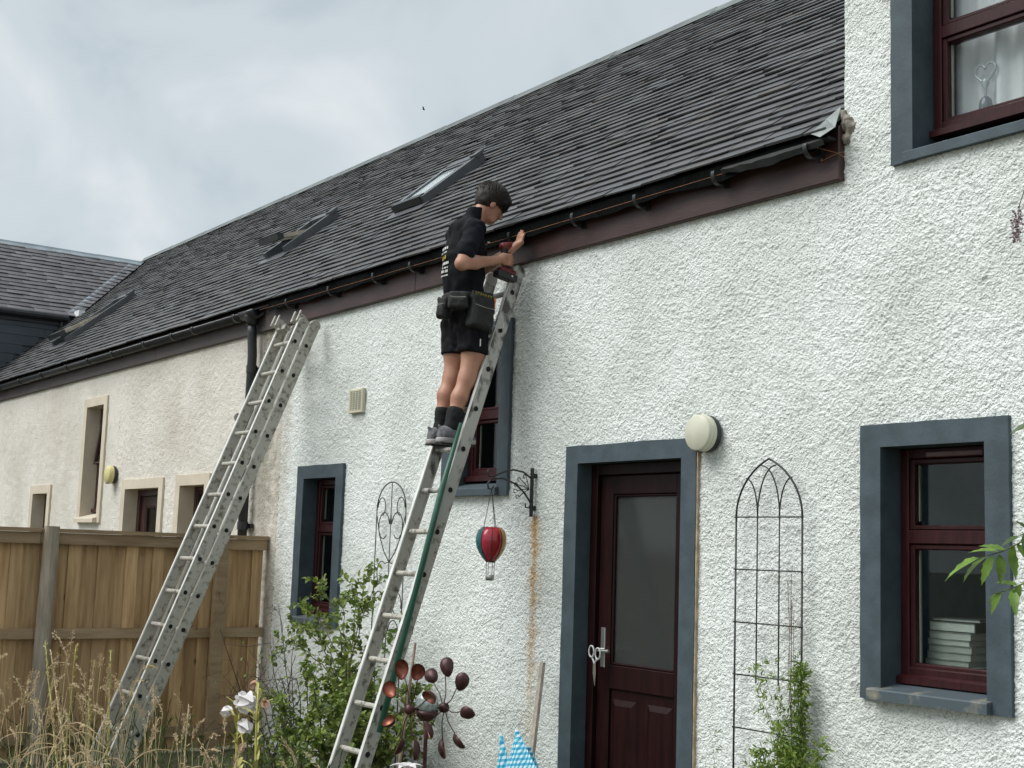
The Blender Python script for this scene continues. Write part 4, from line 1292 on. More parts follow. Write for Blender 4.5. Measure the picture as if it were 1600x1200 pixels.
for sx in (1, -1):
    hip, hem, kn, cf, an = LEG[sx]
    f = Field((an[0] - 0.08, an[1] - 0.12, 2.24), (an[0] + 0.08, an[1] + 0.2, 2.52), 0.006)
    mid = tuple(np.array(cf) * 0.5 + np.array(an) * 0.5)
    f.cap(mid, an, 0.056, 0.043, k=0.02); f.cap(an, (an[0], an[1] + 0.1, 2.29), 0.040, 0.035, k=0.03)
    f.bumps(0.006, 0.02, 3)
    f.cut((0, 0, 2.438), (0, 0.1, 1))
    f.build('sock', M['sock'], per, 1)
    y0 = an[1] - 0.078
    f = Field((an[0] - 0.09, y0 - 0.06, 2.20), (an[0] + 0.09, y0 + 0.36, 2.42), 0.0055)
    f.cap((an[0], y0 + 0.025, 2.285), (an[0], y0 + 0.10, 2.290), 0.042, 0.044, k=0.02)
    f.cap((an[0], y0 + 0.035, 2.318), (an[0], y0 + 0.07, 2.322), 0.036, 0.042, k=0.03)
    f.cap((an[0], y0 + 0.10, 2.300), (an[0], y0 + 0.235, 2.272), 0.044, 0.036, k=0.03)
    f.cap((an[0], y0 - 0.012, 2.348), (an[0], y0 + 0.012, 2.318), 0.009, 0.018, k=0.015)
    f.cut((0, 0, 2.252), (0, 0, -1)); f.cut((0, y0 + 0.05, 2.352), (0, 0.10, 1))
    f.bumps(0.005, 0.018, 2)
    sho = f.build('shoe', M['shoe'], per, 1)
    f = Field((an[0] - 0.09, y0 - 0.06, 2.20), (an[0] + 0.09, y0 + 0.36, 2.32), 0.005)
    f.cap((an[0], y0 + 0.025, 2.255), (an[0], y0 + 0.11, 2.258), 0.050, 0.046, k=0.01)
    f.cap((an[0], y0 + 0.11, 2.258), (an[0], y0 + 0.23, 2.262), 0.047, 0.041, k=0.01)
    f.cut((0, 0, 2.240), (0, 0, -1)); f.cut((0, 0, 2.272), (0, 0, 1))
    f.build('sole', M['sole'], sho, 0)
    s = MB()
    for q in range(6):
        s.obox((an[0], y0 + 0.0 + q * 0.048, 2.236), (0.036, 0, 0), (0, 0.016, 0), (0, 0, 0.005))
    s.build('tread', M['rubber'], sho)
    s = MB()
    for q in range(4):
        s.tube([(an[0] - 0.026, y0 + 0.115 + q * 0.024, 2.338 - q * 0.008), (an[0], y0 + 0.118 + q * 0.024, 2.348 - q * 0.008), (an[0] + 0.026, y0 + 0.115 + q * 0.024, 2.338 - q * 0.008)], 0.004, 5)
    s.build('lace', M['sole'], sho)
# tool belt with pouches
f = Field((-7.56, -0.72, 3.05), (-6.93, -0.1, 3.32), 0.0065)
f.ell((-7.255, -0.403, 3.185), (0.183, 0.143, 0.30), k=0)
f.ell((-7.255, -0.403, 3.185), (0.168, 0.128, 0.30), k=0, sub=True)
f.cut((-7.25, -0.4, 3.225), (0, 0.10, 1)); f.cut((-7.25, -0.4, 3.165), (0, -0.10, -1))
belt = f.build('tool_belt', M['pouch'], per, 1)
def pouch(c, half, ang, lean=0.0, name='pouch'):
    ca, sa = math.cos(ang), math.sin(ang)
    ax = [(ca, sa, 0), (-sa, ca, lean), (0, -lean, 1)]
    f = Field(tuple(np.array(c) - 0.2), tuple(np.array(c) + 0.2), 0.006)
    f.rbox(c, half, ax, 0.018)
    f.rbox(tuple(np.array(c) + np.array((ca, sa, 0)) * (half[0] * 0.65) + np.array((0, 0, -half[2] * 0.3))), (half[0] * 0.7, half[1] * 0.86, half[2] * 0.62), ax, 0.02, 0.012)
    f.bumps(0.010, 0.03, 6)
    o = f.build(name, M['pouch'], belt, 1)
    # lighter stitched binding along the pocket mouth
    s = MB()
    e0 = Vector(c) + Vector((ca, sa, 0)) * (half[0] * 1.22) + Vector((0, 0, half[2] * 0.33)); tv = Vector((-sa, ca, lean))
    s.tube([e0 - tv * half[1] * 0.82, e0 - Vector((0, 0, 0.006)), e0 + tv * half[1] * 0.82 - Vector((0, 0, 0.004))], 0.003, 5)
    s.build('binding', mat('grey_binding', (0.22, 0.21, 0.19), 0.8, 0.2), belt)
    return o
pouch((-7.060, -0.405, 3.095), (0.040, 0.088, 0.108), 0.0, -0.10)
pouch((-7.115, -0.545, 3.165), (0.036, 0.068, 0.060), -0.75)
pouch((-7.225, -0.585, 3.125), (0.032, 0.040, 0.072), -1.35)
def text_mesh(name, body, size, origin, right, up, m, parent, ext=0.0015):
    cu = bpy.data.curves.new(name, 'FONT'); cu.body = body; cu.size = size; cu.extrude = ext
    cu.align_x = 'CENTER'; cu.align_y = 'CENTER'
    tmp = bpy.data.objects.new(name + '_tmp', cu); COL.objects.link(tmp)
    me = bpy.data.meshes.new_from_object(tmp.evaluated_get(bpy.context.evaluated_depsgraph_get()))
    V = np.zeros(len(me.vertices) * 3); me.vertices.foreach_get('co', V); V = V.reshape(-1, 3)
    F = [tuple(p.vertices) for p in me.polygons]
    bpy.data.objects.remove(tmp); bpy.data.curves.remove(cu); bpy.data.meshes.remove(me)
    right, up = Vector(right).normalized(), Vector(up).normalized()
    nn = right.cross(up)
    W = np.array(origin) + V[:, :1] * np.array(right) + V[:, 1:2] * np.array(up) + V[:, 2:3] * np.array(nn)
    return mesh_np(name, W, F, m, parent)
M['yellow_print'] = mat('yellow_print', (0.34, 0.27, 0.03), 0.7, 0.2, 30)
M['white_print'] = mat('white_print', (0.62, 0.62, 0.60), 0.8, 0.2, 30)
s = MB(); s.obox((-7.045, -0.405, 3.205), (0.012, 0, 0), (0, 0.078, 0), (0, 0, 0.026)); s.build('pouch_band', M['pouch'], belt)
text_mesh('lettering', 'STANLEY', 0.034, (-7.0325, -0.405, 3.206), (0, 1, -0.10), (0, 0.1, 1), M['yellow_print'], belt)
# tools in the pouch
s = MB(); s.tube([(-7.03, -0.325, 3.10), (-7.025, -0.318, 3.20)], 0.008, 8); s.build('tool_handle', mat('orange_tool_handle', (0.62, 0.18, 0.06), 0.4, 0.1), belt, True)
s = MB(); s.tube([(-7.02, -0.34, 3.02), (-7.0, -0.30, 3.0), (-7.0, -0.26, 3.01), (-7.02, -0.255, 3.05), (-7.03, -0.30, 3.09)], 0.0035, 6); s.build('hammer_loop', M['chrome'], belt, True)
# print on the back of the gilet and small marks, laid on the cloth surface
Vg = np.array([gil.matrix_world @ v.co + ORG[per.name] * 0 for v in gil.data.vertices]) + np.array(ORG[per.name]) if False else np.array([v.co for v in gil.data.vertices]) + np.array(ORG[per.name])
def back_y(x, z):
    d = (Vg[:, 0] - x) ** 2 + (Vg[:, 2] - z) ** 2
    i = np.argsort(d)[:12]
    return Vg[i, 1].min()
rp_ = random.Random(12)
for mname, rows, xr_ in (('white_print', [(3.545, .016), (3.515, .010), (3.440, .018), (3.410, .009), (3.385, .018), (3.355, .009)], (-7.40, -7.26)), ('yellow_print', [(3.480, .026)], (-7.36, -7.28))):
    s = MB()
    for z, hgt in rows:
        x = xr_[0]
        while x < xr_[1]:
            w = rp_.uniform(0.010, 0.026)
            ya, yb = back_y(x, z), back_y(x + w, z)
            s.add([(x, ya - 0.005, z - hgt / 2), (x + w, yb - 0.005, z - hgt / 2), (x + w, yb - 0.005, z + hgt / 2), (x, ya - 0.005, z + hgt / 2)], [(0, 1, 2, 3)])
            x += w + rp_.uniform(0.003, 0.009)
    s.build('back_print', M[mname], gil)
s = MB(); s.obox((-7.058, -0.40, 2.90), (0.002, 0, 0), (0, 0.003, 0.002), (0, 0, 0.024)); s.build('side_tag', M['white_print'], sh)
s = MB(); s.obox((-7.16, -0.294, 3.60), (0.003, 0, 0), (0, 0.010, 0), (0, 0, 0.004)); s.build('chest_mark', M['white_print'], gil)

# ------------------------------------------------------------------ cordless drill in the right hand
t = thing('cordless_drill', 'red and black cordless drill held in the worker\'s right hand', 'drill', (-7.08, -0.21, 3.35))
M['drill_red'] = mat('drill_red', (0.13, 0.014, 0.014), 0.45, 0.2, 30)
M['drill_black'] = mat('drill_black', (0.022, 0.022, 0.024), 0.55, 0.3, 30)
dax = Vector((0.05, 0.97, 0.22)).normalized(); dc = Vector((-7.082, -0.195, 3.575))
s = MB()
s.lathe([(0.0001, -0.055), (0.022, -0.053), (0.029, -0.04), (0.030, 0.0), (0.028, 0.02), (0.023, 0.035)], dc, tuple(dax), 18); s.build('motor_housing', M['drill_red'], t, True)
s = MB(); s.lathe([(0.023, 0.033), (0.026, 0.035), (0.026, 0.045), (0.020, 0.048), (0.020, 0.066), (0.012, 0.074), (0.0001, 0.075)], dc, tuple(dax), 18); s.build('chuck', M['drill_black'], t, True)
s = MB(); s.tube([dc + dax * 0.07, dc + dax * 0.105], 0.004, 6); s.build('drill_bit', M['chrome'], t)
f = Field((-7.16, -0.36, 3.32), (-7.0, -0.08, 3.60), 0.0055)
f.cap((-7.082, -0.222, 3.555), (-7.080, -0.205, 3.415), 0.024, 0.022, k=0.01)
f.build('grip', M['drill_black'], t, 1)
f = Field((-7.16, -0.36, 3.30), (-7.0, -0.06, 3.46), 0.0055)
f.rbox((-7.08, -0.200, 3.405), (0.036, 0.062, 0.016), [(1, 0, 0), (0, 0.98, -0.17), (0, 0.17, 0.98)], 0.01)
f.build('battery_mount', M['drill_red'], t, 1)
f = Field((-7.16, -0.36, 3.30), (-7.0, -0.06, 3.46), 0.0055)
f.rbox((-7.08, -0.205, 3.370), (0.038, 0.078, 0.024), [(1, 0, 0), (0, 0.98, -0.17), (0, 0.17, 0.98)], 0.01)
f.build('battery', M['drill_black'], t, 1)
s = MB(); s.lathe([(0.0001, 0.004), (0.007, 0.003), (0.008, 0)], (-7.0415, -0.175, 3.37), (1, 0, 0), 10); s.build('badge', M['white_print'], t)

# ------------------------------------------------------------------ garden
def at(px, py, Y):
    """the point of the plane y = Y that lies along a line of sight of the photograph"""
    c = _r2 * ((px - 800) / 2079.5) + _u2 * (-(py - 600) / 2079.5) + _f
    return CAM + c * ((Y - CAM.y) / c.y)

# wooden fence between the gardens
FX = -10.90
M['fence'] = mat('fence_wood', (0.60, 0.415, 0.225), 0.8, 0.2, 3.0, 0.002, 30, col2=(0.37, 0.23, 0.115), lo=0.35, hi=0.7, stretch=(9, 9, 0.7), per_obj=0.22, spec=0.2)
M['fence_rail'] = mat('fence_rail_wood', (0.40, 0.295, 0.185), 0.8, 0.2, 3.0, 0.002, 30, col2=(0.26, 0.18, 0.105), lo=0.35, hi=0.7, stretch=(6, 0.8, 6), per_obj=0.12, spec=0.2)
M['fence_post'] = mat('grey_fence_post', (0.40, 0.35, 0.28), 0.85, 0.2, 3.5, 0.003, 25, col2=(0.24, 0.20, 0.15), lo=0.35, hi=0.68, stretch=(6, 6, 0.9), per_obj=0.1, spec=0.2)
for _m in ('fence', 'fence_rail', 'fence_post'):
    # knots in the timber
    N, L = M[_m].node_tree.nodes, M[_m].node_tree.links
    B = N['Principled BSDF']; src = B.inputs['Base Color'].links[0].from_socket
    tc = N.new('ShaderNodeTexCoord'); mp = N.new('ShaderNodeMapping'); mp.inputs['Scale'].default_value = (1, 1, 0.55); L.new(tc.outputs['Object'], mp.inputs[0])
    vo = N.new('ShaderNodeTexVoronoi'); vo.inputs['Scale'].default_value = 5.5; L.new(mp.outputs[0], vo.inputs['Vector'])
    mr = N.new('ShaderNodeMapRange'); mr.inputs[1].default_value = 0.05; mr.inputs[2].default_value = 0.13; mr.inputs[3].default_value = 0.85; mr.inputs[4].default_value = 0.0; L.new(vo.outputs['Distance'], mr.inputs[0])
    mx = N.new('ShaderNodeMix'); mx.data_type = 'RGBA'; L.new(mr.outputs[0], mx.inputs[0]); L.new(src, mx.inputs[6]); mx.inputs[7].default_value = (0.10, 0.055, 0.03, 1); L.new(mx.outputs[2], B.inputs['Base Color'])
fen = thing('garden_fence', 'brown wooden board fence running out from the wall behind the ladder', 'fence', (FX, -2.0, GROUND))
rfn = random.Random(8)
y = -0.03
while y > -4.6:
    kb = globals().get('kb', 0) + 1
    w = (0.15, 0.10)[kb % 2] + rfn.uniform(-0.008, 0.008)
    s = MB()
    t0, t1 = 0.011, 0.022
    off = rfn.uniform(-0.003, 0.003) - (0.0 if kb % 2 else 0.028)
    z0, z1 = GROUND + 0.03, 1.585
    s.add([(FX + off, y, z0), (FX + off, y - w, z0), (FX + off - t1 + 0.008, y - w, z0), (FX + off - t1, y, z0), (FX + off + 0.004, y, z1), (FX + off - 0.004, y - w, z1), (FX + off - t1, y - w, z1), (FX + off - t1, y, z1)],
          [(0, 1, 2, 3), (7, 6, 5, 4), (0, 4, 5, 1), (1, 5, 6, 2), (2, 6, 7, 3), (3, 7, 4, 0)])
    s.build('board', M['fence'], fen)
    y -= w - rfn.uniform(0.008, 0.014)
def rail(z0, z1, x0, x1, ya, yb):
    s = MB(); s.box(x0, x1, ya, yb, z0, z1); return s.build('rail', M['fence_rail'], fen)
for ya, yb in ((-4.6, -1.985), (-1.98, -0.48), (-0.475, -0.01)):
    rail(1.505, 1.595, FX + 0.008, FX + 0.048, ya, yb)
    rail(0.755, 0.835, FX + 0.008, FX + 0.050, ya, yb)
    rail(-0.06, 0.02, FX + 0.008, FX + 0.050, ya, yb)
    s = MB(); s.box(FX - 0.045, FX + 0.070, ya - 0.0, yb + 0.0, 1.597, 1.628); s.build('capping', M['fence_rail'], fen)
s = MB()
n = 12
s.tube([(FX + 0.075, -1.92, GROUND - 0.1), (FX + 0.07, -1.915, 0.7), (FX + 0.066, -1.905, 1.645)], [0.066, 0.064, 0.060], 14); s.build('post', M['fence_post'], fen, False)
for yy in (-0.455, -3.4):
    s = MB(); s.box(FX + 0.052, FX + 0.125, yy - 0.05, yy + 0.05, GROUND - 0.1, 1.590); s.build('post', M['fence_rail'], fen)

# wall lamps and vent
def wall_light(name, x, z, r, label, face, grp):
    t = thing(name, label, 'wall light', (x, 0, z), grp)
    s = MB(); s.lathe([(0.0001, 0.0), (r * 1.0, 0.0), (r * 1.0, 0.022), (r * 0.97, 0.030), (0.0001, 0.030)], (x, -0.012, z), (0, -1, 0), 32); s.build('base', M['black_plastic'], t, False)
    s = MB(); s.lathe([(r * 0.985, 0.031), (r * 0.995, 0.072), (r * 0.97, 0.085), (r * 0.90, 0.091), (0.0001, 0.094)], (x, -0.012, z), (0, -1, 0), 40); s.build('diffuser', face, t, True)
    s = MB(); s.lathe([(r * 0.992, 0.047), (r * 1.015, 0.048), (r * 1.015, 0.057), (r * 0.992, 0.058)], (x, -0.012, z), (0, -1, 0), 32); s.build('rim_band', face, t, False)
    s = MB(); s.box(x - 0.008, x + 0.008, -0.105, -0.06, z - r * 1.04, z - r * 0.97); s.build('clip', M['black_plastic'], t)
M['opal'] = mat('aged_opal_plastic', (0.60, 0.60, 0.48), 0.4, 0.06, 5)
M['opal_yellow'] = mat('yellowed_opal_plastic', (0.66, 0.60, 0.28), 0.4, 0.06, 5)
wall_light('wall_light', -5.345, 2.245, 0.103, 'round cream wall light above the corner of the maroon door', M['opal'], 'round wall lights')
wall_light('wall_light', -14.92, 2.285, 0.10, 'round yellowed wall light on the cream cottage beside the tall narrow window', M['opal_yellow'], 'round wall lights')
vt = thing('wall_vent', 'small beige louvred vent on the white wall between the ladders', 'vent', (-9.355, 0, 2.63))
s = MB(); rect_frame(s, -9.465, -9.245, 2.625, 2.82, 0.022, -0.03, 0.0); s.box(-9.45, -9.26, -0.012, -0.006, 2.63, 2.81); s.build('frame', mat('beige_plastic', (0.60, 0.56, 0.42), 0.5, 0.08), vt)
for i in range(9):
    s = MB(); z = 2.65 + i * 0.0172
    s.add([(x, yy, zz) for x in (-9.443, -9.267) for yy, zz in ((-0.028, z), (-0.028, z + 0.004), (-0.013, z + 0.012), (-0.013, z + 0.008))], [(0, 4, 5, 1), (1, 5, 6, 2), (3, 2, 6, 7), (0, 3, 7, 4)]); s.build('slat', M['opal'], vt)
for q in (-9.40, -9.355, -9.31):
    s = MB(); s.box(q - 0.004, q + 0.004, -0.031, -0.02, 2.645, 2.80); s.build('bar', M['opal'], vt)

# hanging bracket and balloon lantern
BX = -6.95
br = thing('hanging_bracket', 'black scrolled iron hanging bracket on the white wall above a rust stain', 'bracket', (BX, 0, 1.79))
s = MB(); s.tube([(BX, -0.028, 1.79), (BX, -0.028, 2.105)], 0.0125, 10); s.box(BX - 0.012, BX + 0.012, -0.026, 0.005, 1.83, 1.86); s.box(BX - 0.012, BX + 0.012, -0.026, 0.005, 2.04, 2.07); s.build('wall_bar', M['wire'], br)
s = MB(); s.tube([(BX, -0.03, 2.035), (BX, -0.10, 2.075), (BX, -0.18, 2.085), (BX, -0.26, 2.065), (BX, -0.33, 2.035), (BX, -0.365, 2.03), (BX, -0.385, 2.05), (BX, -0.375, 2.075), (BX, -0.35, 2.07)], 0.006, 7)
s.build('top_arm', M['wire'], br, True)
s = MB(); s.tube([(BX, -0.03, 1.875), (BX, -0.09, 1.945), (BX, -0.16, 1.995), (BX, -0.26, 2.025), (BX, -0.345, 2.015), (BX, -0.378, 1.99), (BX, -0.372, 1.955), (BX, -0.345, 1.95), (BX, -0.33, 1.97)], 0.006, 7)
s.tube([(BX, -0.03, 1.875), (BX, -0.05, 1.845), (BX, -0.075, 1.85), (BX, -0.075, 1.875)], 0.005, 6)
s.build('lower_arm', M['wire'], br, True)
hubp = Vector((BX, -0.05, 1.965))
for k in range(5):
    a = math.radians(150 - k * 28 - 20)
    e_ = hubp + Vector((0, -math.cos(a - math.pi / 2 + 0.6) * 0.10, math.sin(a - math.pi / 2 + 0.6) * 0.085))
    s = MB(); tip = [e_ + Vector((0, 0.012 * math.cos(w) - 0.012, 0.012 * math.sin(w))) for w in np.linspace(0, 5, 9)]
    s.tube([hubp, (hubp + e_) / 2 + Vector((0, 0, 0.006))] + tip, 0.003, 5); s.build('scroll', M['wire'], br, True)
bal = thing('balloon_lantern', 'red, green and yellow hot air balloon lantern hanging from the iron bracket', 'lantern', (BX, -0.336, 1.375))
BC = Vector((BX, -0.336, 1.612))
prof = [(0.040, 0.100), (0.066, 0.094), (0.085, 0.074), (0.096, 0.040), (0.098, 0.005), (0.090, -0.030), (0.074, -0.062), (0.054, -0.090), (0.036, -0.108), (0.028, -0.116)]
cols = [(0.02, 0.16, 0.17), (0.42, 0.03, 0.06), (0.34, 0.012, 0.018), (0.42, 0.24, 0.03), (0.02, 0.12, 0.06), (0.42, 0.03, 0.06), (0.02, 0.05, 0.16), (0.42, 0.24, 0.03)]
view_az = math.atan2(CAM.y - BC.y, CAM.x - BC.x)
for k in range(8):
    s = MB(); V = []
    a0 = view_az - math.radians(88 - 45 * k)
    for r, h in prof:
        for j in range(5):
            a = a0 + math.radians(45) * j / 4
            bulge = 1 - 0.05 * (abs(j - 2) / 2) ** 2
            V.append(BC + Vector((r * bulge * math.cos(a), r * bulge * math.sin(a), h)))
    s.add(V, [(i * 5 + j, i * 5 + j + 1, i * 5 + j + 6, i * 5 + j + 5) for i in range(len(prof) - 1) for j in range(4)])
    s.build('gore', mat('balloon_glass_%d' % k, cols[k], 0.18, 0.25, 10, spec=0.6), bal, True)
    s = MB(); s.tube([BC + Vector((r * 0.965 * math.cos(a0), r * 0.965 * math.sin(a0), h)) for r, h in prof], 0.0032, 5); s.build('rib', mat('balloon_solder', (0.10, 0.07, 0.05), 0.4, 0.2, metal=0.5), bal, True)
s = MB(); s.lathe([(0.0001, 0.101), (0.042, 0.100), (0.043, 0.094)], BC, 'z', 20); s.lathe([(0.031, -0.112), (0.031, -0.122), (0.026, -0.122)], BC, 'z', 20); s.build('rim', M['wire'], bal, True)
M['tin'] = mat('dull_tin', (0.36, 0.36, 0.34), 0.45, 0.2, metal=0.5)
s = MB(); s.lathe([(0.0001, -0.235), (0.026, -0.235), (0.029, -0.200), (0.026, -0.200), (0.024, -0.232)], BC, 'z', 18); s.build('basket', M['tin'], bal, True)
for k in range(4):
    a = k * math.pi / 2 + 0.5
    s = MB(); s.tube([BC + Vector((0.029 * math.cos(a), 0.029 * math.sin(a), -0.115)), BC + Vector((0.027 * math.cos(a), 0.027 * math.sin(a), -0.205))], 0.0025, 5); s.build('rope', M['tin'], bal)
for k in range(3):
    a = view_az + 0.6 + k * 2.1
    s = MB(); s.tube([BC + Vector((0.05 * math.cos(a), 0.05 * math.sin(a), 0.095)), Vector((BX, -0.345, 1.955))], 0.0022, 5); s.build('chain', M['wire'], bal)

# metal trellises on the wall
tr = thing('gothic_trellis', 'black wire trellis with gothic arched top between the door and right window', 'trellis', (-4.855, -0.05, GROUND))
TY = -0.05
def bar(parent, pts, r=0.0045, name='bar'):
    s = MB(); s.tube(pts, r, 6); return s.build(name, M['wire'], parent, True)
xa, xb, zs = -5.085, -4.622, 1.782
for x in (xa, xb): bar(tr, [(x, TY, GROUND), (x, TY, zs)], 0.0055, 'upright')
iv = (xa + (xb - xa) / 3, xa + 2 * (xb - xa) / 3)
for x in iv: bar(tr, [(x, TY, 0.93), (x, TY, zs)], 0.004, 'upright')
for z in (1.782, 1.507, 1.232, 0.962, 0.69, 0.42): bar(tr, [(xa - 0.006, TY - 0.006, z), (xb + 0.012, TY - 0.006, z)], 0.004, 'crossbar')
W_ = xb - xa; mid = (xa + xb) / 2; apex = 2.086
def arc(x0, x1, z0, z1, bow):
    return [(x0 + (x1 - x0) * (1 - math.cos(t * math.pi / 2)) ** bow, TY, z0 + (z1 - z0) * math.sin(t * math.pi / 2)) for t in np.linspace(0, 1, 12)]
def pointed(x0, xc, x1, z1):
    """one side of a pointed arch: springs at x0, turns about xc, ends above x1"""
    a1 = math.acos((x1 - xc) / (x0 - xc))
    return [(xc + (x0 - xc) * math.cos(a1 * t), TY, zs + (z1 - zs) * math.sin(a1 * t) / math.sin(a1)) for t in np.linspace(0, 1, 14)]
bar(tr, pointed(xa, xb - 0.04, mid, apex), 0.0055, 'arch'); bar(tr, pointed(xb, xa + 0.04, mid, apex), 0.0055, 'arch')
bar(tr, arc(iv[0], mid + 0.05, zs, apex - 0.035, 1.0), 0.004, 'tracery'); bar(tr, arc(iv[1], mid - 0.05, zs, apex - 0.035, 1.0), 0.004, 'tracery')
bar(tr, arc(iv[0], xa + 0.07, zs, apex - 0.10, 1.0), 0.004, 'tracery'); bar(tr, arc(iv[1], xb - 0.07, zs, apex - 0.10, 1.0), 0.004, 'tracery')
tl_ = thing('scroll_trellis', 'thin scrolled wire trellis with heart pattern on the wall behind the worker\'s ladder', 'trellis', (-8.69, -0.05, GROUND))
xa, xb = -8.895, -8.470
for x in (xa, xb): bar(tl_, [(x, TY, GROUND), (x, TY, 1.84)], 0.005, 'upright')
mid = (xa + xb) / 2
bar(tl_, [(mid + (xb - xa) / 2 * math.cos(w), TY, 1.84 + 0.215 * math.sin(w)) for w in np.linspace(math.pi, 0, 17)], 0.005, 'arch')
bar(tl_, [(mid, TY, 0.7), (mid, TY, 2.05)], 0.004, 'centre_bar')
def scroll(cx, cz, r, a0, a1, sx, tail=None):
    pts = [(cx + sx * r * (1 - 0.25 * k / 16) * math.cos(a0 + (a1 - a0) * k / 16), TY, cz + r * 1.35 * (1 - 0.25 * k / 16) * math.sin(a0 + (a1 - a0) * k / 16)) for k in range(17)]
    if tail: pts = [(tail[0], TY, tail[1])] + pts
    bar(tl_, pts, 0.004, 'scroll')
for sx in (-1, 1):
    scroll(mid + sx * 0.135, 1.865, 0.06, math.pi * 1.0 - math.pi, math.pi * 1.45, sx)
    scroll(mid + sx * 0.10, 1.72, 0.085, math.pi * 0.95, -math.pi * 0.75, sx, (mid, 1.82))
    bar(tl_, [(mid + sx * 0.205, TY, 1.80), (mid + sx * 0.16, TY, 1.66), (mid + sx * 0.08, TY, 1.53), (mid, TY, 1.455)], 0.004, 'scroll')
    scroll(mid + sx * 0.11, 1.37, 0.07, math.pi * 1.1 - 1.2, -math.pi * 0.6, sx, (mid, 1.455))
    scroll(mid + sx * 0.13, 1.15, 0.07, -math.pi * 0.1, math.pi * 1.5, sx)
    scroll(mid + sx * 0.10, 0.93, 0.08, math.pi * 0.95, -math.pi * 0.75, sx, (mid, 1.03))

# copper wind spinner
M['copper_out'] = mat('dark_bronze', (0.062, 0.024, 0.024), 0.42, 0.35, 40, metal=0.35)
M['copper_in'] = mat('copper_bowl', (0.24, 0.075, 0.045), 0.40, 0.4, 30, metal=0.45)
sp_c = at(667, 1107, -1.55)
sp = thing('wind_spinner', 'copper garden wind spinner with two wheels of cups round a glass ball', 'wind spinner', (sp_c.x, sp_c.y, GROUND))
vdir = Vector((_f.x, _f.y, 0)).normalized(); lat = Vector((-vdir.y, vdir.x, 0)) * -1
axis = (lat * 0.82 + vdir * 0.57).normalized()
def cup(parent, c, d_long, d_open, L=0.051, Wd=0.036, D=0.030):
    d_open = (d_open - d_long * d_open.dot(d_long)).normalized(); d_side = d_long.cross(d_open)
    s = MB()
    n1, n2 = 14, 5
    for k, (sc_, mi) in enumerate(((1.0, 0), (0.94, 1))):
        V = []
        for i in range(n2 + 1):
            ph = math.pi / 2 * i / n2
            for j in range(n1):
                w = 2 * math.pi * j / n1
                egg = 1 + 0.22 * math.cos(w)
                V.append(c + (d_long * (L * math.cos(w)) + d_side * (Wd * egg * math.sin(w))) * math.cos(ph) * sc_ - d_open * (D * math.sin(ph) * sc_))
        F = [(i * n1 + j, i * n1 + (j + 1) % n1, (i + 1) * n1 + (j + 1) % n1, (i + 1) * n1 + j) for i in range(n2) for j in range(n1)]
        if k: F = [f[::-1] for f in F]
        s.add(V, F, mi)
    s.build('cup', [M['copper_out'], M['copper_in']], parent, True)
for hub_off, ph0, sgn in ((-0.10, 22.5, 1), (0.10, 0, -1)):
    hc = sp_c + axis * hub_off
    s = MB(); s.lathe([(0.0001, -0.022), (0.022, -0.018), (0.026, 0), (0.022, 0.018), (0.0001, 0.022)], hc, tuple(axis), 14); hub = s.build('hub', M['copper_out'], sp, True)
    e2 = Vector((0, 0, 1)); e1 = axis.cross(e2).normalized()
    for k in range(8):
        a = math.radians(ph0 + 45 * k)
        rad = e1 * math.sin(a) + e2 * math.cos(a)
        tan = axis.cross(rad)
        tip = hc + rad * 0.20
        s = MB(); s.tube([hc + rad * 0.02, hc + rad * 0.075 + tan * 0.014, hc + rad * 0.125 + tan * 0.008, hc + rad * 0.165], 0.0028, 5); s.build('wire', M['copper_out'], hub, True)
        cup(hub, tip + axis * (-0.01 * sgn), (rad + tan * 0.35 * sgn).normalized(), -axis * sgn * 0.9 + tan * 0.75 * sgn + Vector((0, 0, 0.1)))
def ico_crackle(c, r, name, m, parent):
    s = MB(); V = []
    for i in range(13):
        for j in range(22):
            t_, p_ = math.pi * i / 12, 2 * math.pi * j / 22
            V.append(c + Vector((math.sin(t_) * math.cos(p_), math.sin(t_) * math.sin(p_), math.cos(t_))) * r)
    s.add(V, [(i * 22 + j, i * 22 + (j + 1) % 22, i * 22 + 22 + (j + 1) % 22, i * 22 + 22 + j) for i in range(12) for j in range(22)])
    return s.build(name, m, parent, True)
ico_crackle(sp_c + Vector((0, 0, 0.028)), 0.058, 'glass_ball', mat('crackle_glass', (0.34, 0.40, 0.38), 0.18, 0.5, 45, 0.004, 60, spec=0.8), sp)
s = MB(); s.lathe([(0.0001, -0.062), (0.03, -0.058), (0.052, -0.035), (0.058, -0.008), (0.052, -0.010), (0.045, -0.035), (0.0001, -0.05)], sp_c, 'z', 20); s.build('ball_holder', M['copper_out'], sp, True)
s = MB(); s.tube([sp_c + axis * -0.115, sp_c + axis * 0.115 + Vector((0, 0, 0.0))], 0.006, 8); s.build('axle', M['copper_out'], sp)
s = MB(); s.tube([sp_c + Vector((0, 0, -0.05)), sp_c + Vector((0, 0, -0.16)), Vector((sp_c.x, sp_c.y, GROUND - 0.05))], [0.015, 0.010, 0.010], 10); s.build('pole', M['copper_out'], sp, True)

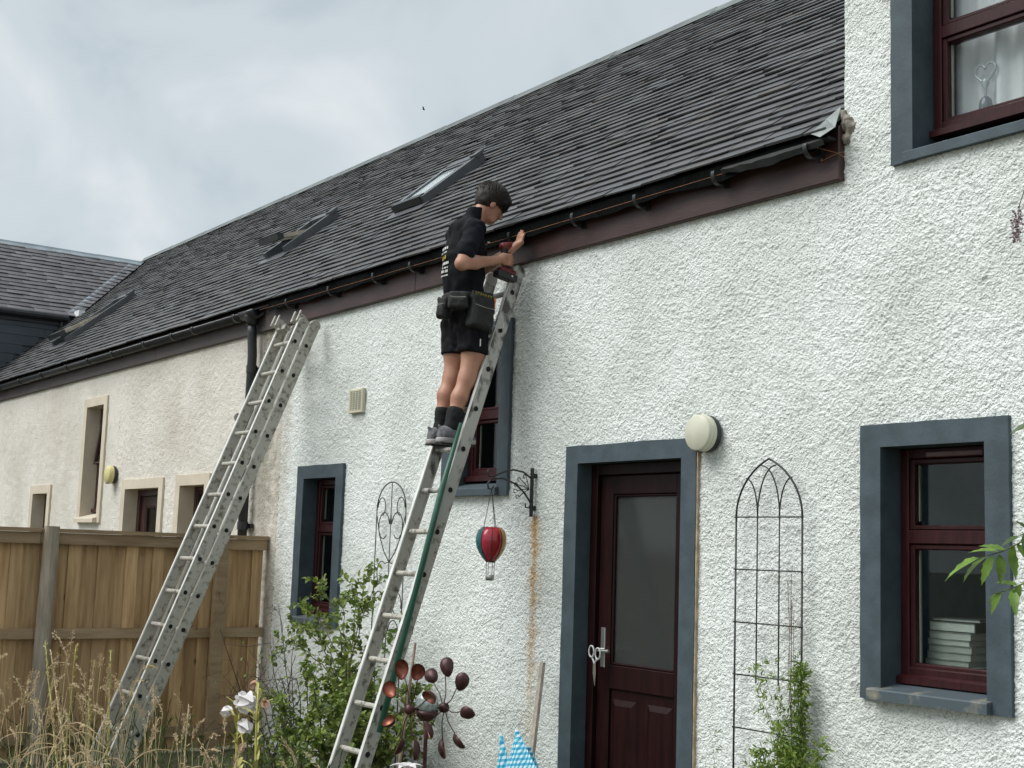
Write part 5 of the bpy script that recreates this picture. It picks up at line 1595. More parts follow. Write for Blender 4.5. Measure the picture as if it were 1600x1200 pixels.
# stakes and checked cloth by the wall
M['grey_wood'] = mat('weathered_stake', (0.33, 0.29, 0.24), 0.85, 0.25, 6, 0.002, 40, stretch=(6, 6, 0.8))
a, b_ = at(848, 1035, -0.10), at(824, 1240, -0.42)
d_ = (a - b_).normalized(); b_ = b_ - d_ * ((b_.z - GROUND) / d_.z)
s = MB(); s.obox((a + b_) / 2, Vector((0.016, 0, 0)), (a - b_) / 2, Vector((0, 0.011, 0)))
tag(s.build('wooden_stake', M['grey_wood'], None), 'weathered grey wooden stake leaning on the white wall left of the door', 'stake')
a, b_ = at(649, 1005, -0.75), at(622, 1200, -0.95)
d_ = (a - b_).normalized(); b_ = b_ - d_ * ((b_.z - GROUND) / d_.z)
s = MB(); s.tube([a, (a + b_) / 2 + Vector((0.008, 0, 0)), b_], [0.008, 0.011, 0.013], 8)
tag(s.build('garden_cane', mat('dull_cane', (0.24, 0.17, 0.12), 0.8, 0.3, 14), None, True), 'thin brown garden cane standing behind the copper wind spinner', 'cane')
def gingham():
    m, N, L, B = new_mat('gingham_cloth')
    B.inputs['Roughness'].default_value = 0.85
    tc = N.new('ShaderNodeTexCoord'); sp_ = N.new('ShaderNodeSeparateXYZ'); L.new(tc.outputs['UV'], sp_.inputs[0])
    def stripe(o):
        a = N.new('ShaderNodeMath'); a.operation = 'MULTIPLY'; a.inputs[1].default_value = 1; L.new(o, a.inputs[0])
        f = N.new('ShaderNodeMath'); f.operation = 'FRACT'; L.new(a.outputs[0], f.inputs[0])
        g_ = N.new('ShaderNodeMath'); g_.operation = 'GREATER_THAN'; g_.inputs[1].default_value = 0.5; L.new(f.outputs[0], g_.inputs[0]); return g_.outputs[0]
    ad = N.new('ShaderNodeMath'); ad.operation = 'ADD'; L.new(stripe(sp_.outputs[0]), ad.inputs[0]); L.new(stripe(sp_.outputs[1]), ad.inputs[1])
    hf = N.new('ShaderNodeMath'); hf.operation = 'MULTIPLY'; hf.inputs[1].default_value = 0.5; L.new(ad.outputs[0], hf.inputs[0])
    rp = N.new('ShaderNodeValToRGB'); el = rp.color_ramp.elements
    el[0].color = (0.66, 0.78, 0.80, 1); el[1].color = (0.02, 0.25, 0.46, 1); q = el.new(0.5); q.color = (0.10, 0.46, 0.62, 1)
    L.new(hf.outputs[0], rp.inputs[0]); L.new(rp.outputs[0], B.inputs['Base Color'])
    return m
gm = gingham()
gt = thing('checked_cloth', 'blue and white checked cloth with pointed folds at the foot of the wall', 'cloth', at(802, 1250, -0.45))
for (tipx, tipy), (lx, ly), (rx, ry), dpt in (((783, 1145), (764, 1270), (822, 1270), -0.43), ((807, 1139), (766, 1270), (880, 1270), -0.46), ((826, 1164), (790, 1270), (880, 1270), -0.40)):
    A, Bp, Cp = at(tipx, tipy, dpt), at(lx, ly, dpt), at(rx, ry, dpt)
    n = 8
    V, F, UV = [], [], []
    for i in range(n + 1):
        t_ = i / n
        for j in range(5):
            u_ = j / 4
            p = A.lerp(Bp.lerp(Cp, u_), t_)
            p = p + Vector((0, -0.05 * math.sin(math.pi * u_) * t_ + 0.012 * math.sin(9 * u_ + 4 * t_), 0))
            V.append(p); UV.append(((Bp - Cp).length * u_ * t_ / 0.036, (A - Bp).length * t_ / 0.036))
    F = [(i * 5 + j, i * 5 + j + 1, i * 5 + j + 6, i * 5 + j + 5) for i in range(n) for j in range(4)]
    V2 = [v + Vector((0.0, 0.003, 0)) for v in V]; k_ = len(V)
    F2 = F + [tuple(k_ + q for q in f[::-1]) for f in F] + [(i * 5, i * 5 + 5, k_ + i * 5 + 5, k_ + i * 5) for i in range(n)] + [(i * 5 + 4, k_ + i * 5 + 4, k_ + i * 5 + 9, i * 5 + 9) for i in range(n)]
    o = mesh_np('fold', [tuple(v) for v in V + V2], F2, gm, gt, True)
    uvl = o.data.uv_layers.new(name='UVMap')
    UU = UV + UV
    for lp in o.data.loops: uvl.data[lp.index].uv = UU[lp.vertex_index]

# ------------------------------------------------------------------ leaves and stems
class Leaves:
    def __init__(s): s.P = []
    def add(s, p, d, n, L, W, fold=0.25):
        s.P.append((p, d, n, L, W, fold))
    def build(s, name, m, parent, kind='stuff'):
        p = np.array([q[0] for q in s.P]); d = np.array([q[1] for q in s.P]); n = np.array([q[2] for q in s.P])
        L = np.array([q[3] for q in s.P])[:, None]; W = np.array([q[4] for q in s.P])[:, None]; fo = np.array([q[5] for q in s.P])[:, None]
        d /= np.linalg.norm(d, axis=1, keepdims=True) + 1e-9
        sd = np.cross(d, n); sd /= np.linalg.norm(sd, axis=1, keepdims=True) + 1e-9
        n = np.cross(sd, d)
        rows = [p, p + d * L * 0.35 + sd * W * 0.5 + n * W * fo, p + d * L * 0.72 + sd * W * 0.38 + n * W * fo * 0.6, p + d * L - n * L * 0.10, p + d * L * 0.72 - sd * W * 0.38 + n * W * fo * 0.6, p + d * L * 0.35 - sd * W * 0.5 + n * W * fo]
        V = np.stack(rows, 1).reshape(-1, 3)
        b = np.arange(len(p))[:, None] * 6
        F = np.concatenate([b + np.array([[0, 1, 2, 3]]), b + np.array([[0, 3, 4, 5]])])
        o = mesh_np(name, V, F, m, parent)
        if kind: o['kind'] = kind
        return o
def curve(p0, d0, L, n, rng, wob=0.25, grav=0.0):
    pts = [Vector(p0)]; d = Vector(d0).normalized()
    for i in range(n):
        d = (d + Vector((rng.uniform(-wob, wob), rng.uniform(-wob, wob), rng.uniform(-wob, wob) - grav))).normalized()
        pts.append(pts[-1] + d * (L / n))
    return pts
def rvec(rng, zb=0.0):
    v = Vector((rng.gauss(0, 1), rng.gauss(0, 1), rng.gauss(zb, 1)))
    return v.normalized()
M['shrub_leaf'] = vary_island('shrub_leaf', [(0.10, 0.165, 0.028), (0.18, 0.25, 0.045), (0.27, 0.33, 0.065), (0.13, 0.20, 0.035), (0.07, 0.12, 0.025)], 0.5, 4, 0.25, trans=0.3)
M['stem'] = mat('brown_stem', (0.085, 0.065, 0.045), 0.85, 0.3, 20)
M['stem_green'] = mat('green_stem', (0.13, 0.16, 0.05), 0.8, 0.3, 12)
M['dry'] = vary_island('dry_grass', [(0.56, 0.43, 0.25), (0.68, 0.55, 0.35), (0.46, 0.34, 0.19), (0.62, 0.52, 0.36)], 0.8, 6, 0.2, trans=0.25)
M['dry_stem'] = mat('dry_stalk', (0.55, 0.45, 0.25), 0.8, 0.25, 20)
M['fern'] = vary_island('feathery_leaf', [(0.16, 0.27, 0.04), (0.24, 0.34, 0.06), (0.11, 0.19, 0.03), (0.30, 0.36, 0.08)], 0.6, 5, 0.25, trans=0.3)
M['blade'] = vary_island('green_blade', [(0.06, 0.12, 0.03), (0.10, 0.16, 0.04), (0.14, 0.17, 0.06), (0.05, 0.09, 0.03)], 0.55, 5, 0.25, trans=0.25)

# leafy shrub in front of the small window
rs = random.Random(31)
shrub = thing('leafy_shrub', 'leafy green shrub growing against the white wall left of the worker\'s ladder', 'shrub', (-8.35, -0.55, GROUND))
st, lv = MB(), Leaves()
def leafy(pts, r0, r1, dens, Lm, side=0.0):
    st.tube(pts, [r0 + (r1 - r0) * i / (len(pts) - 1) for i in range(len(pts))], 5)
    for i in range(1, len(pts)):
        a, b2 = pts[i - 1], pts[i]
        for _ in range(dens):
            p = a.lerp(b2, rs.random())
            d = (rvec(rs, 0.1) + (b2 - a).normalized() * 0.6).normalized()
            nn = (Vector((0.25, -0.35, 1)) + rvec(rs) * 0.6).normalized()
            L = Lm * rs.uniform(0.45, 1.45)
            lv.add(p + d * 0.01, d, nn, L, L * rs.uniform(0.55, 0.8))
for k in range(30):
    bx = rs.uniform(-8.70, -7.95)
    base = Vector((bx, rs.uniform(-0.85, -0.25), GROUND))
    H = rs.uniform(0.55, 1.05) * (1.12 if -8.5 < bx < -8.2 else 0.92)
    main = curve(base, (rs.uniform(-0.25, 0.2), rs.uniform(-0.1, 0.1), 1), H, 8, rs, 0.12)
    leafy(main, 0.008, 0.003, 12, 0.042)
    for q in range(7):
        i = rs.randint(2, 8)
        tw = curve(main[i], rvec(rs, 0.3), rs.uniform(0.12, 0.30), 4, rs, 0.3)
        leafy(tw, 0.003, 0.0012, 8, 0.038)
for tgt in ((470, 945), (455, 975), (505, 920), (575, 885), (590, 910), (560, 905), (530, 935), (480, 985), (640, 985), (430, 1010)):
    e_ = at(*tgt, -0.45); b0 = Vector((-8.45 + rs.uniform(-0.15, 0.15), -0.5, 0.55))
    pts = [b0.lerp(e_, i / 8) + Vector((0, 0, 0.12 * math.sin(math.pi * i / 8))) + rvec(rs) * 0.012 for i in range(9)]
    leafy(pts, 0.005, 0.0015, 5, 0.042)
    for q in range(5):
        tw = curve(pts[rs.randint(4, 8)], rvec(rs, 0.2), rs.uniform(0.06, 0.16), 3, rs, 0.3); leafy(tw, 0.002, 0.001, 5, 0.038)
st.build('stems', M['stem'], shrub); lv.build('foliage', M['shrub_leaf'], shrub)
# bare twiggy bush beside the fence end
tw_ = thing('twiggy_bush', 'mostly bare dark twiggy bush between the fence end and the leafy shrub', 'shrub', (-9.55, -0.6, GROUND))
st, lv = MB(), Leaves()
for k in range(12):
    main = curve((rs.uniform(-9.75, -9.0), rs.uniform(-0.75, -0.4), GROUND), (rs.uniform(-0.35, 0.3), rs.uniform(-0.15, 0.15), 1), rs.uniform(0.7, 1.25), 9, rs, 0.20)
    st.tube(main, [0.006 - 0.0004 * i for i in range(len(main))], 5)
    for q in range(8):
        i = rs.randint(2, 9); t2 = curve(main[i], rvec(rs, 0.4), rs.uniform(0.15, 0.4), 6, rs, 0.3)
        st.tube(t2, [0.003 - 0.0003 * j for j in range(len(t2))], 4)
        for j in range(3):
            t3 = curve(t2[rs.randint(2, 6)], rvec(rs, 0.2), rs.uniform(0.06, 0.16), 3, rs, 0.3); st.tube(t3, 0.0013, 3)
            if rs.random() < 0.5: lv.add(t3[-1], rvec(rs), rvec(rs, 1), 0.03, 0.02)
    for q in range(60):
        p = main[rs.randint(1, 4)] + rvec(rs) * 0.1; lv.add(p, rvec(rs), rvec(rs, 1), 0.036, 0.024)
st.build('twigs', mat('dark_twig', (0.045, 0.035, 0.032), 0.85, 0.3, 20), tw_); lv.build('foliage', M['shrub_leaf'], tw_)

# feathery climber on the gothic trellis
fe_ = thing('feathery_climber', 'feathery bright green climbing plant at the foot of the gothic trellis', 'climbing plant', (-4.62, -0.16, GROUND))
st, lv = MB(), Leaves()
def feather(pts, r0, n, spread, L):
    st.tube(pts, [r0 * (1 - 0.7 * i / (len(pts) - 1)) for i in range(len(pts))], 4)
    for i in range(1, len(pts)):
        for _ in range(n):
            p = pts[i - 1].lerp(pts[i], rs.random())
            d = (rvec(rs, -0.1)).normalized()
            l2 = spread * rs.uniform(0.4, 1.0)
            q = p + d * l2
            for m_ in range(5):
                pp = p.lerp(q, rs.random()); dd2 = (d * 0.9 + rvec(rs) * 0.8).normalized()
                lv.add(pp, dd2, rvec(rs, 1), L * rs.uniform(0.6, 1.3), L * 0.27, 0.1)
for k in range(58):
    bx = min(-4.48 - 0.08 * rs.random(), rs.gauss(-4.63, 0.11))
    H = max(0.40, 1.05 - abs(bx + 4.56) * 2.0 - rs.random() * 0.55)
    feather(curve((bx, rs.uniform(-0.28, -0.08), GROUND), (rs.uniform(-0.08, 0.10) + (-4.57 - bx) * 0.3, 0, 1), H, 9, rs, 0.07), 0.003, 15, 0.07, 0.038)
for k in range(7):
    feather([Vector((-4.595 + rs.uniform(-.03, .05), -0.07 - rs.random() * 0.04, GROUND + i * 0.18)) + rvec(rs) * 0.012 for i in range(8)], 0.003, 11, 0.05, 0.030)
for k in range(7):
    pts = curve((rs.uniform(-4.85, -4.60), -0.1, 0.55), (rs.uniform(-0.35, 0.1), 0, 1), rs.uniform(0.35, 0.62), 8, rs, 0.2); feather(pts, 0.002, 2, 0.05, 0.03)
for k in range(9):
    bx = rs.uniform(-5.15, -4.7); pts = curve((bx, -0.1, GROUND + 0.2), (rs.uniform(-0.1, 0.1), 0, 1), rs.uniform(0.3, 0.75), 7, rs, 0.16); feather(pts, 0.0022, 1, 0.05, 0.03)
st.build('stems', M['stem_green'], fe_); lv.build('foliage', M['fern'], fe_)
dv = thing('dry_vine', 'thin dry vine stems trailing over the right side of the gothic trellis', 'vine', (-4.66, -0.07, GROUND))
for k in range(6):
    e_ = (-4.64 + rs.uniform(-0.06, 0.02), -0.06, rs.uniform(1.25, 1.55))
    pts = [Vector((-4.65 + (e_[0] + 4.65) * i / 8 + rs.uniform(-.012, .012), -0.065, GROUND + (e_[2] - GROUND) * i / 8)) for i in range(9)]
    s = MB(); s.tube(pts, 0.0018, 4)
    for q in range(5):
        t2 = curve(pts[rs.randint(5, 8)], rvec(rs, 0.2), 0.07, 3, rs, 0.4); s.tube(t2, 0.001, 3)
    s.build('stem', mat('dry_vine_stem', (0.17, 0.12, 0.09), 0.85, 0.2), dv)

# leafy branch reaching in from the right
lb = thing('leafy_branch', 'bright green branch with toothed compound leaves in front of the right window', 'plant', (-2.55, -0.95, GROUND))
M['branch_leaf'] = mat('fresh_leaf', (0.13, 0.23, 0.035), 0.45, 0.25, 14, 0.001, 60, per_obj=0.35, trans=0.3)
M['branch_leaf_dark'] = mat('dark_green_leaf', (0.065, 0.12, 0.03), 0.45, 0.25, 14, 0.001, 60, per_obj=0.3, trans=0.2)  # darker green copy of the fresh leaf
def toothed_leaf(p, d, n, L, W, m):
    d = d.normalized(); sd = d.cross(n).normalized(); n = sd.cross(d)
    s = MB(); V = [p]; K = 9
    half = lambda t: math.sin(math.pi * min(1, t * 1.0) ** 0.75) * (1 - 0.25 * t)
    for sg in (1, -1):
        for i in range(1, K):
            t = i / K
            w_ = W * 0.5 * half(t) * (1.0 if i % 2 else 0.80)
            V.append(p + d * (L * (t + (0.03 if i % 2 else 0))) + sd * (sg * w_) + n * (abs(w_) * 0.30 - 0.18 * L * t * t))
    mids = [p + d * (L * i / K) - n * (0.18 * L * (i / K) ** 2) for i in range(1, K)]
    V += mids; tip = p + d * L - n * 0.18 * L; V.append(tip)
    a, b2, c2, t_ = 1, K, 2 * K - 1, 3 * K - 2
    F = [(0, c2, a), (0, b2, c2)]
    for i in range(K - 2):
        F += [(a + i, c2 + i, c2 + i + 1, a + i + 1), (b2 + i, b2 + i + 1, c2 + i + 1, c2 + i)]
    F += [(a + K - 2, c2 + K - 2, t_), (b2 + K - 2, t_, c2 + K - 2)]
    s.add(V, F); s.build('leaf', m, lb, True)
Yb = -0.85
def px(x, y, dy=0.0): return at(x, y, Yb + dy)
root = Vector((-2.55, -0.95, GROUND))
mainst = [root, Vector((-2.52, -0.95, 0.6)), Vector((-2.58, -0.92, 1.2)), px(1660, 800), px(1625, 790)]
s = MB(); s.tube(mainst, [0.012, 0.011, 0.009, 0.007, 0.005], 7); s.build('stem', M['stem_green'], lb, True)
for pts_, leaves_, ml in (
    ([(1640, 835), (1600, 845), (1565, 862), (1530, 872)], [(1530, 872, -60, 26, 62), (1545, 868, -45, 30, 52), (1552, 868, -22, 44, 46), (1562, 866, 4, 42, 44), (1560, 862, -48, -6, 46), (1572, 860, -40, -12, 44), (1578, 858, 12, 44, 40), (1585, 852, -6, 46, 38), (1590, 850, 26, 30, 38)], 'branch_leaf'),
    ([(1650, 880), (1615, 905), (1585, 918), (1565, 925)], [(1565, 925, -22, 34, 40), (1575, 922, -36, 12, 38), (1582, 920, 6, 38, 38), (1595, 912, -14, 38, 36), (1600, 908, 22, 28, 36), (1590, 914, -34, -8, 34)], 'branch_leaf'),
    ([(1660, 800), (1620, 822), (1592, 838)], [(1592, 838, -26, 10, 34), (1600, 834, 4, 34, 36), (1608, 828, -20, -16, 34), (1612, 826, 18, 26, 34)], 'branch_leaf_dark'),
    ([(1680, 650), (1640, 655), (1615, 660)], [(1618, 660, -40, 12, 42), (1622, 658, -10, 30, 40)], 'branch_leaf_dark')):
    P_ = [px(*q) for q in pts_]
    s = MB(); s.tube([mainst[3]] + P_, [0.004] + [0.0028] * (len(P_) - 1) + [0.0014], 5); s.build('leaf_stalk', M['stem_green'], lb, True)
    for (x, y, dx, dy_, L_) in leaves_:
        p0 = px(x, y); p1 = px(x + dx, y + dy_, rs.uniform(-0.07, 0.05))
        L2 = (p1 - p0).length
        toothed_leaf(p0, p1 - p0, Vector((0.45, -0.5, 0.75)) + rvec(rs) * 0.3, L2 * 1.05, L2 * 0.40, M[ml])

# arching flower spray at the right edge
fsp = thing('flower_spray', 'thin hanging stem with faded pink flowers at the right edge before the wall', 'flower', (-2.6, -0.45, GROUND))
tipp = at(1587, 378, -0.35); hi_ = at(1603, 290, -0.35)
s = MB(); s.tube([Vector((-2.6, -0.45, GROUND)), Vector((-2.62, -0.45, 1.6)), Vector((-2.75, -0.42, 3.0)), Vector((-2.98, -0.38, 3.3)), hi_, at(1593, 320, -0.35), tipp], [0.008, 0.007, 0.005, 0.003, 0.0022, 0.002, 0.001], 5); s.build('stem', M['stem'], fsp, True)
lv = Leaves()
for k in range(110):
    t_ = rs.random(); p = at(1592 - 6 * t_, 330 + 46 * t_, -0.35) + rvec(rs) * 0.022 * (1 - 0.6 * abs(t_ - 0.5))
    lv.add(p, rvec(rs), rvec(rs), 0.014, 0.011)
lv.build('petals', vary_island('faded_pink_petal', [(0.42, 0.33, 0.38), (0.30, 0.2, 0.25), (0.10, 0.06, 0.06), (0.55, 0.47, 0.48)], 0.7, 5, 0.2, trans=0.2), fsp)

# lily with white flowers and yellowing stalk
M['petal'] = mat('white_petal', (0.78, 0.76, 0.76), 0.6, 0.08, 14, 0.002, 40, trans=0.25)
M['petal_pink'] = mat('withered_petal', (0.50, 0.30, 0.22), 0.7, 0.25, 14, trans=0.2)
M['yellow_stem'] = mat('yellowing_stem', (0.46, 0.43, 0.13), 0.7, 0.2, 14)
LY = -2.0
def petal(parent, p, d, n, L, W, m):
    d = d.normalized(); sd = d.cross(n).normalized(); n = sd.cross(d)
    s = MB(); V = []
    for i in range(7):
        t = i / 6; w_ = W * 0.5 * math.sin(math.pi * (0.08 + 0.9 * t)) ** 0.8
        for j in (-1, 0, 1):
            V.append(p + d * L * t + sd * (j * w_) + n * (0.35 * w_ * abs(j) - 0.35 * L * max(0, t - 0.45) ** 2 * 3 + rs.uniform(-.003, .003)))
    s.add(V, [(i * 3 + j, i * 3 + j + 1, i * 3 + j + 4, i * 3 + j + 3) for i in range(6) for j in (0, 1)])
    s.build('petal', m, parent, True)
def lily(name, label, base_px, top_px, flowers, grp):
    b0 = at(*base_px, LY); b0 = Vector((b0.x, b0.y, GROUND)); t0 = at(*top_px, LY)
    th_ = thing(name, label, 'flower', b0, grp)
    pts = [b0.lerp(t0, i / 7) + rvec(rs) * 0.006 for i in range(8)]
    s = MB(); s.tube(pts, [0.010 - 0.0008 * i for i in range(8)], 7); s.build('stem', M['yellow_stem'], th_, True)
    for k in range(14):
        t_ = 0.45 + 0.5 * k / 14; p = b0.lerp(t0, t_); dd2 = Vector((rs.uniform(-1, 1), rs.uniform(-1, 1), 0.9))
        petal(th_, p, dd2, Vector((0, 0, 1)) + rvec(rs) * 0.3, rs.uniform(0.07, 0.13), 0.022, M['yellow_stem'])
    for (fx, fy, dx, dy_, mm, n_) in flowers:
        c = at(fx, fy, LY); d = at(fx + dx, fy + dy_, LY - 0.02) - c; L = d.length; d.normalize()
        fl_ = MB(); fl_.tube([b0.lerp(t0, 0.8), (b0.lerp(t0, 0.85) + c) / 2 + Vector((0, 0, .01)), c, c + d * 0.02], [0.004, 0.004, 0.006, 0.009], 6); fo_ = fl_.build('flower', M['yellow_stem'], th_, True)
        o1 = d.orthogonal().normalized(); o2 = d.cross(o1)
        for k in range(n_):
            a = 2 * math.pi * k / n_ + rs.random() * 0.4
            out = o1 * math.cos(a) + o2 * math.sin(a)
            petal(fo_, c, d + out * 0.38, d * 0.3 - out * -1.0, L * rs.uniform(0.58, 0.78), L * 0.30, mm)
lily('white_lily', 'drooping white lily blooms on a short stalk before the fence', (372, 1200), (374, 1095), [(362, 1110, -22, 4, M['petal'], 5), (374, 1094, 30, 8, M['petal'], 6), (377, 1128, 16, 20, M['petal'], 5), (380, 1160, -6, 24, M['petal_pink'], 4)], 'lilies by the fence')
lily('white_lily', 'tall yellowing lily stalk with one withered bloom at its tip', (405, 1200), (404, 1068), [(402, 1066, -16, 10, M['petal_pink'], 4), (412, 1092, 6, 18, M['petal_pink'], 3)], 'lilies by the fence')
wl_ = at(636, 1192, -1.9)
t = thing('fallen_bloom', 'white bloom at the bottom edge below the copper wind spinner', 'flower', (wl_.x, wl_.y, GROUND))
s = MB(); s.tube([Vector((wl_.x, wl_.y, GROUND)), wl_ + Vector((0, 0, -0.03))], 0.005, 6); s.build('stem', M['stem_green'], t)
for k in range(6):
    a = k * 1.05; petal(t, wl_ + Vector((0, 0, -0.03)), Vector((math.cos(a), math.sin(a), 0.55)), Vector((0, 0, 1)), 0.075, 0.042, M['petal'])

# tall yellow seed stalks
stalks = [((70, 1003), (92, 1215), 'leftmost tall yellow seed stalk before the fence post'), ((120, 1008), (98, 1215), 'tall yellow seed stalk with a bent head, second from the left'), ((78, 1015), (108, 1215), 'thin dry seed stalk leaning left between two tall yellow ones'),
          ((172, 1016), (168, 1215), 'tall yellow seed stalk standing before the left ladder\'s foot'), ((140, 1095), (139, 1215), 'short yellow seed stalk left of the ladder\'s foot'), ((296, 1100), (286, 1215), 'pale seed stalk right of the left ladder\'s foot')]
for (tp, bp_, lab) in stalks:
    Yk = -2.55; a = at(*tp, Yk); b0 = at(*bp_, Yk); d_ = a - b0; b0 = b0 - d_ * ((b0.z - GROUND) / d_.z)
    t = thing('seed_stalk', lab, 'plant', b0, 'tall yellow seed stalks')
    pts = [b0.lerp(a, i / 10) + rvec(rs) * 0.004 for i in range(11)]
    s = MB(); s.tube(pts, [0.0065 - 0.0004 * i for i in range(11)], 6); s.build('stem', M['yellow_stem'] if 'thin' not in lab and 'pale' not in lab else M['dry_stem'], t, True)
    lv = Leaves()
    for k in range(90):
        t_ = 0.35 + 0.65 * rs.random(); p = b0.lerp(a, t_); o = rvec(rs, 0.8); lv.add(p, o + Vector((0, 0, 0.9)), rvec(rs), rs.uniform(0.015, 0.028), 0.009)
    lv.build('seeds', M['dry'] if 'thin' in lab or 'pale' in lab else vary_island('yellow_seed', [(0.46, 0.42, 0.14), (0.38, 0.36, 0.12), (0.5, 0.42, 0.2)], 0.7), t)

# dry grass with feathery heads, green blades between
gm_, gl = MB(), Leaves()
def grass_head(p0, d, L, n, spread):
    pts = curve(p0, d, L, 6, rs, 0.10, 0.16)
    gm_.tube(pts, 0.0013, 3)
    for k in range(n):
        i = rs.randint(0, 5); p = pts[i].lerp(pts[i + 1], rs.random())
        gl.add(p + rvec(rs) * spread * rs.random(), (pts[i + 1] - pts[i]).normalized() + rvec(rs) * 0.6, rvec(rs), rs.uniform(0.010, 0.022), 0.005, 0.1)
clumps = [(20, -2.7, 26, 1.02, 0.045), (60, -2.9, 22, 1.0, 0.035), (150, -2.6, 26, 1.18, 0.045), (180, -2.45, 14, 1.0, 0.04), (230, -2.4, 14, 0.86, 0.03), (290, -2.4, 18, 0.85, 0.03), (340, -2.2, 22, 0.80, 0.03), (430, -1.9, 14, 0.66, 0.03), (520, -1.5, 14, 0.45, 0.02), (590, -1.75, 22, 0.66, 0.03), (110, -3.0, 16, 0.9, 0.03), (480, -1.7, 10, 0.5, 0.02)]
for cx, cy, n_, H, sp2 in clumps:
    b = at(cx, 1200, cy)
    for k in range(n_):
        base = Vector((b.x + rs.gauss(0, 0.10), cy + rs.gauss(0, 0.10), GROUND))
        if k % 5 in (1, 3) or (k % 2 and cx > 200): continue
        hh = H * rs.uniform(0.62, 0.97)
        dirx = rs.uniform(-0.22, 0.22)
        pts = curve(base, (dirx, rs.uniform(-0.15, 0.15), 1), hh, 8, rs, 0.05, 0.0)
        gm_.tube(pts, [0.0022 - 0.00012 * i for i in range(9)], 4)
        grass_head(pts[-1], (pts[-1] - pts[-2]).normalized() + Vector((rs.uniform(-.7, .9), rs.uniform(-.4, .4), 0)), rs.uniform(0.09, 0.2), rs.randint(30, 70), sp2 * 0.5)
        for j in range(2):
            p = pts[rs.randint(1, 5)]; bl = curve(p, (rs.uniform(-1, 1), rs.uniform(-0.6, 0.6), 0.9), rs.uniform(0.15, 0.35), 5, rs, 0.15, 0.25)
            for i in range(5): gl.add(bl[i], bl[i + 1] - bl[i], Vector((0, -0.5, 1)), (bl[i + 1] - bl[i]).length * 1.5, 0.008, 0.05)
dg = thing('dry_grass', 'tall dry straw coloured grass with feathery seed heads at bottom left', 'grass', (-7.3, -2.6, GROUND)); dg['kind'] = 'stuff'
gm_.build('stems', M['dry_stem'], dg); gl.build('seed_heads', M['dry'], dg)
gl = Leaves()
for k in range(560):
    cx = rs.uniform(-60, 640); Yk = rs.uniform(-2.7, -1.0) if cx < 420 else rs.uniform(-1.9, -0.9)
    b = at(cx, 1200, Yk); p = Vector((b.x, Yk, GROUND))
    bl = curve(p, (rs.uniform(-0.5, 0.5), rs.uniform(-0.4, 0.4), 1), rs.uniform(0.30, 0.62) * (1.0 if cx < 560 else 0.8), 6, rs, 0.14, 0.10)
    for i in range(6): gl.add(bl[i], bl[i + 1] - bl[i], Vector((0.3, -0.8, 0.3)), (bl[i + 1] - bl[i]).length * 1.35, 0.013 * (1 - 0.12 * i), 0.15)
o = gl.build('green_undergrowth', M['blade'], None); tag(o, 'green blades and weeds along the bottom left of the garden', 'undergrowth', kind='stuff')

# ------------------------------------------------------------------ things seen through the panes
M['paper'] = [mat('paper_edge_%d' % i, c, 0.85, 0.15, 30, 0.001, 200, stretch=(1, 1, 14)) for i, c in enumerate(((0.52, 0.52, 0.47), (0.40, 0.41, 0.37), (0.62, 0.62, 0.57), (0.30, 0.32, 0.30)))]
M['cover'] = mat('dark_book_cover', (0.05, 0.055, 0.055), 0.6, 0.2)
z = 1.03
rb = random.Random(17)
sill_in = MB(); sill_in.box(-4.2, -3.4, 0.237, 0.62, 0.99, 1.028); sill_in.build('inner_sill', mat('inner_sill_paint', (0.4, 0.4, 0.38), 0.6, 0.1), tall)
spots_ = ['at the bottom of the pile behind the right window', 'second from the bottom in the pile behind the right window', 'third from the bottom in the pile behind the right window', 'fourth from the bottom in the pile behind the right window', 'fifth from the bottom in the pile behind the right window', 'sixth from the bottom in the pile behind the right window', 'below the thick book in the pile behind the right window']
for k in range(7):
    h = rb.uniform(0.022, 0.034); j = rb.uniform(-0.008, 0.008)
    t = thing('paper_bundle', 'bundle of papers ' + spots_[k], 'papers', (-3.98, 0.40, z), 'papers piled behind the right window')
    s = MB(); s.box(-4.12 + j, -3.86 + j * 2 - 0.006 * k, 0.285 + j, 0.52, z, z + h); s.build('pages', M['paper'][rb.randint(0, 1)], t)
    s = MB(); s.box(-4.125 + j, -3.853 + j * 2 - 0.006 * k, 0.280 + j, 0.525, z + h + 0.0005, z + h + 0.0025); s.build('cover', M['paper'][3], t)
    z += h + 0.0035
t = thing('thick_book', 'thick pale book on top of the paper pile behind the right window', 'book', (-3.98, 0.4, z))
s = MB(); s.box(-4.11, -3.86, 0.29, 0.52, z + 0.004, z + 0.044); s.build('pages', M['paper'][2], t)
s = MB(); s.box(-4.115, -3.855, 0.285, 0.525, z, z + 0.0035); s.box(-4.115, -3.855, 0.285, 0.525, z + 0.0445, z + 0.048); s.box(-3.859, -3.853, 0.285, 0.525, z + 0.0036, z + 0.0444); s.build('cover', M['cover'], t)
z += 0.0485
t = thing('thin_book', 'thin dark book lying on top of the thick pale book behind the right window', 'book', (-3.95, 0.4, z))
s = MB(); s.box(-4.10, -3.84, 0.30, 0.51, z + 0.003, z + 0.013); s.build('pages', M['paper'][0], t)
s = MB(); s.box(-4.105, -3.835, 0.295, 0.515, z + 0.0135, z + 0.017); s.box(-4.105, -3.835, 0.295, 0.515, z, z + 0.0025); s.build('cover', M['cover'], t)
fcr = Field((-3.85, 0.25, 1.02), (-3.55, 0.42, 1.16), 0.006)
fcr.ell((-3.72, 0.33, 1.05), (0.07, 0.04, 0.035), k=0.01); fcr.ell((-3.66, 0.33, 1.075), (0.05, 0.04, 0.04), k=0.01); fcr.bumps(0.02, 0.018, 2)
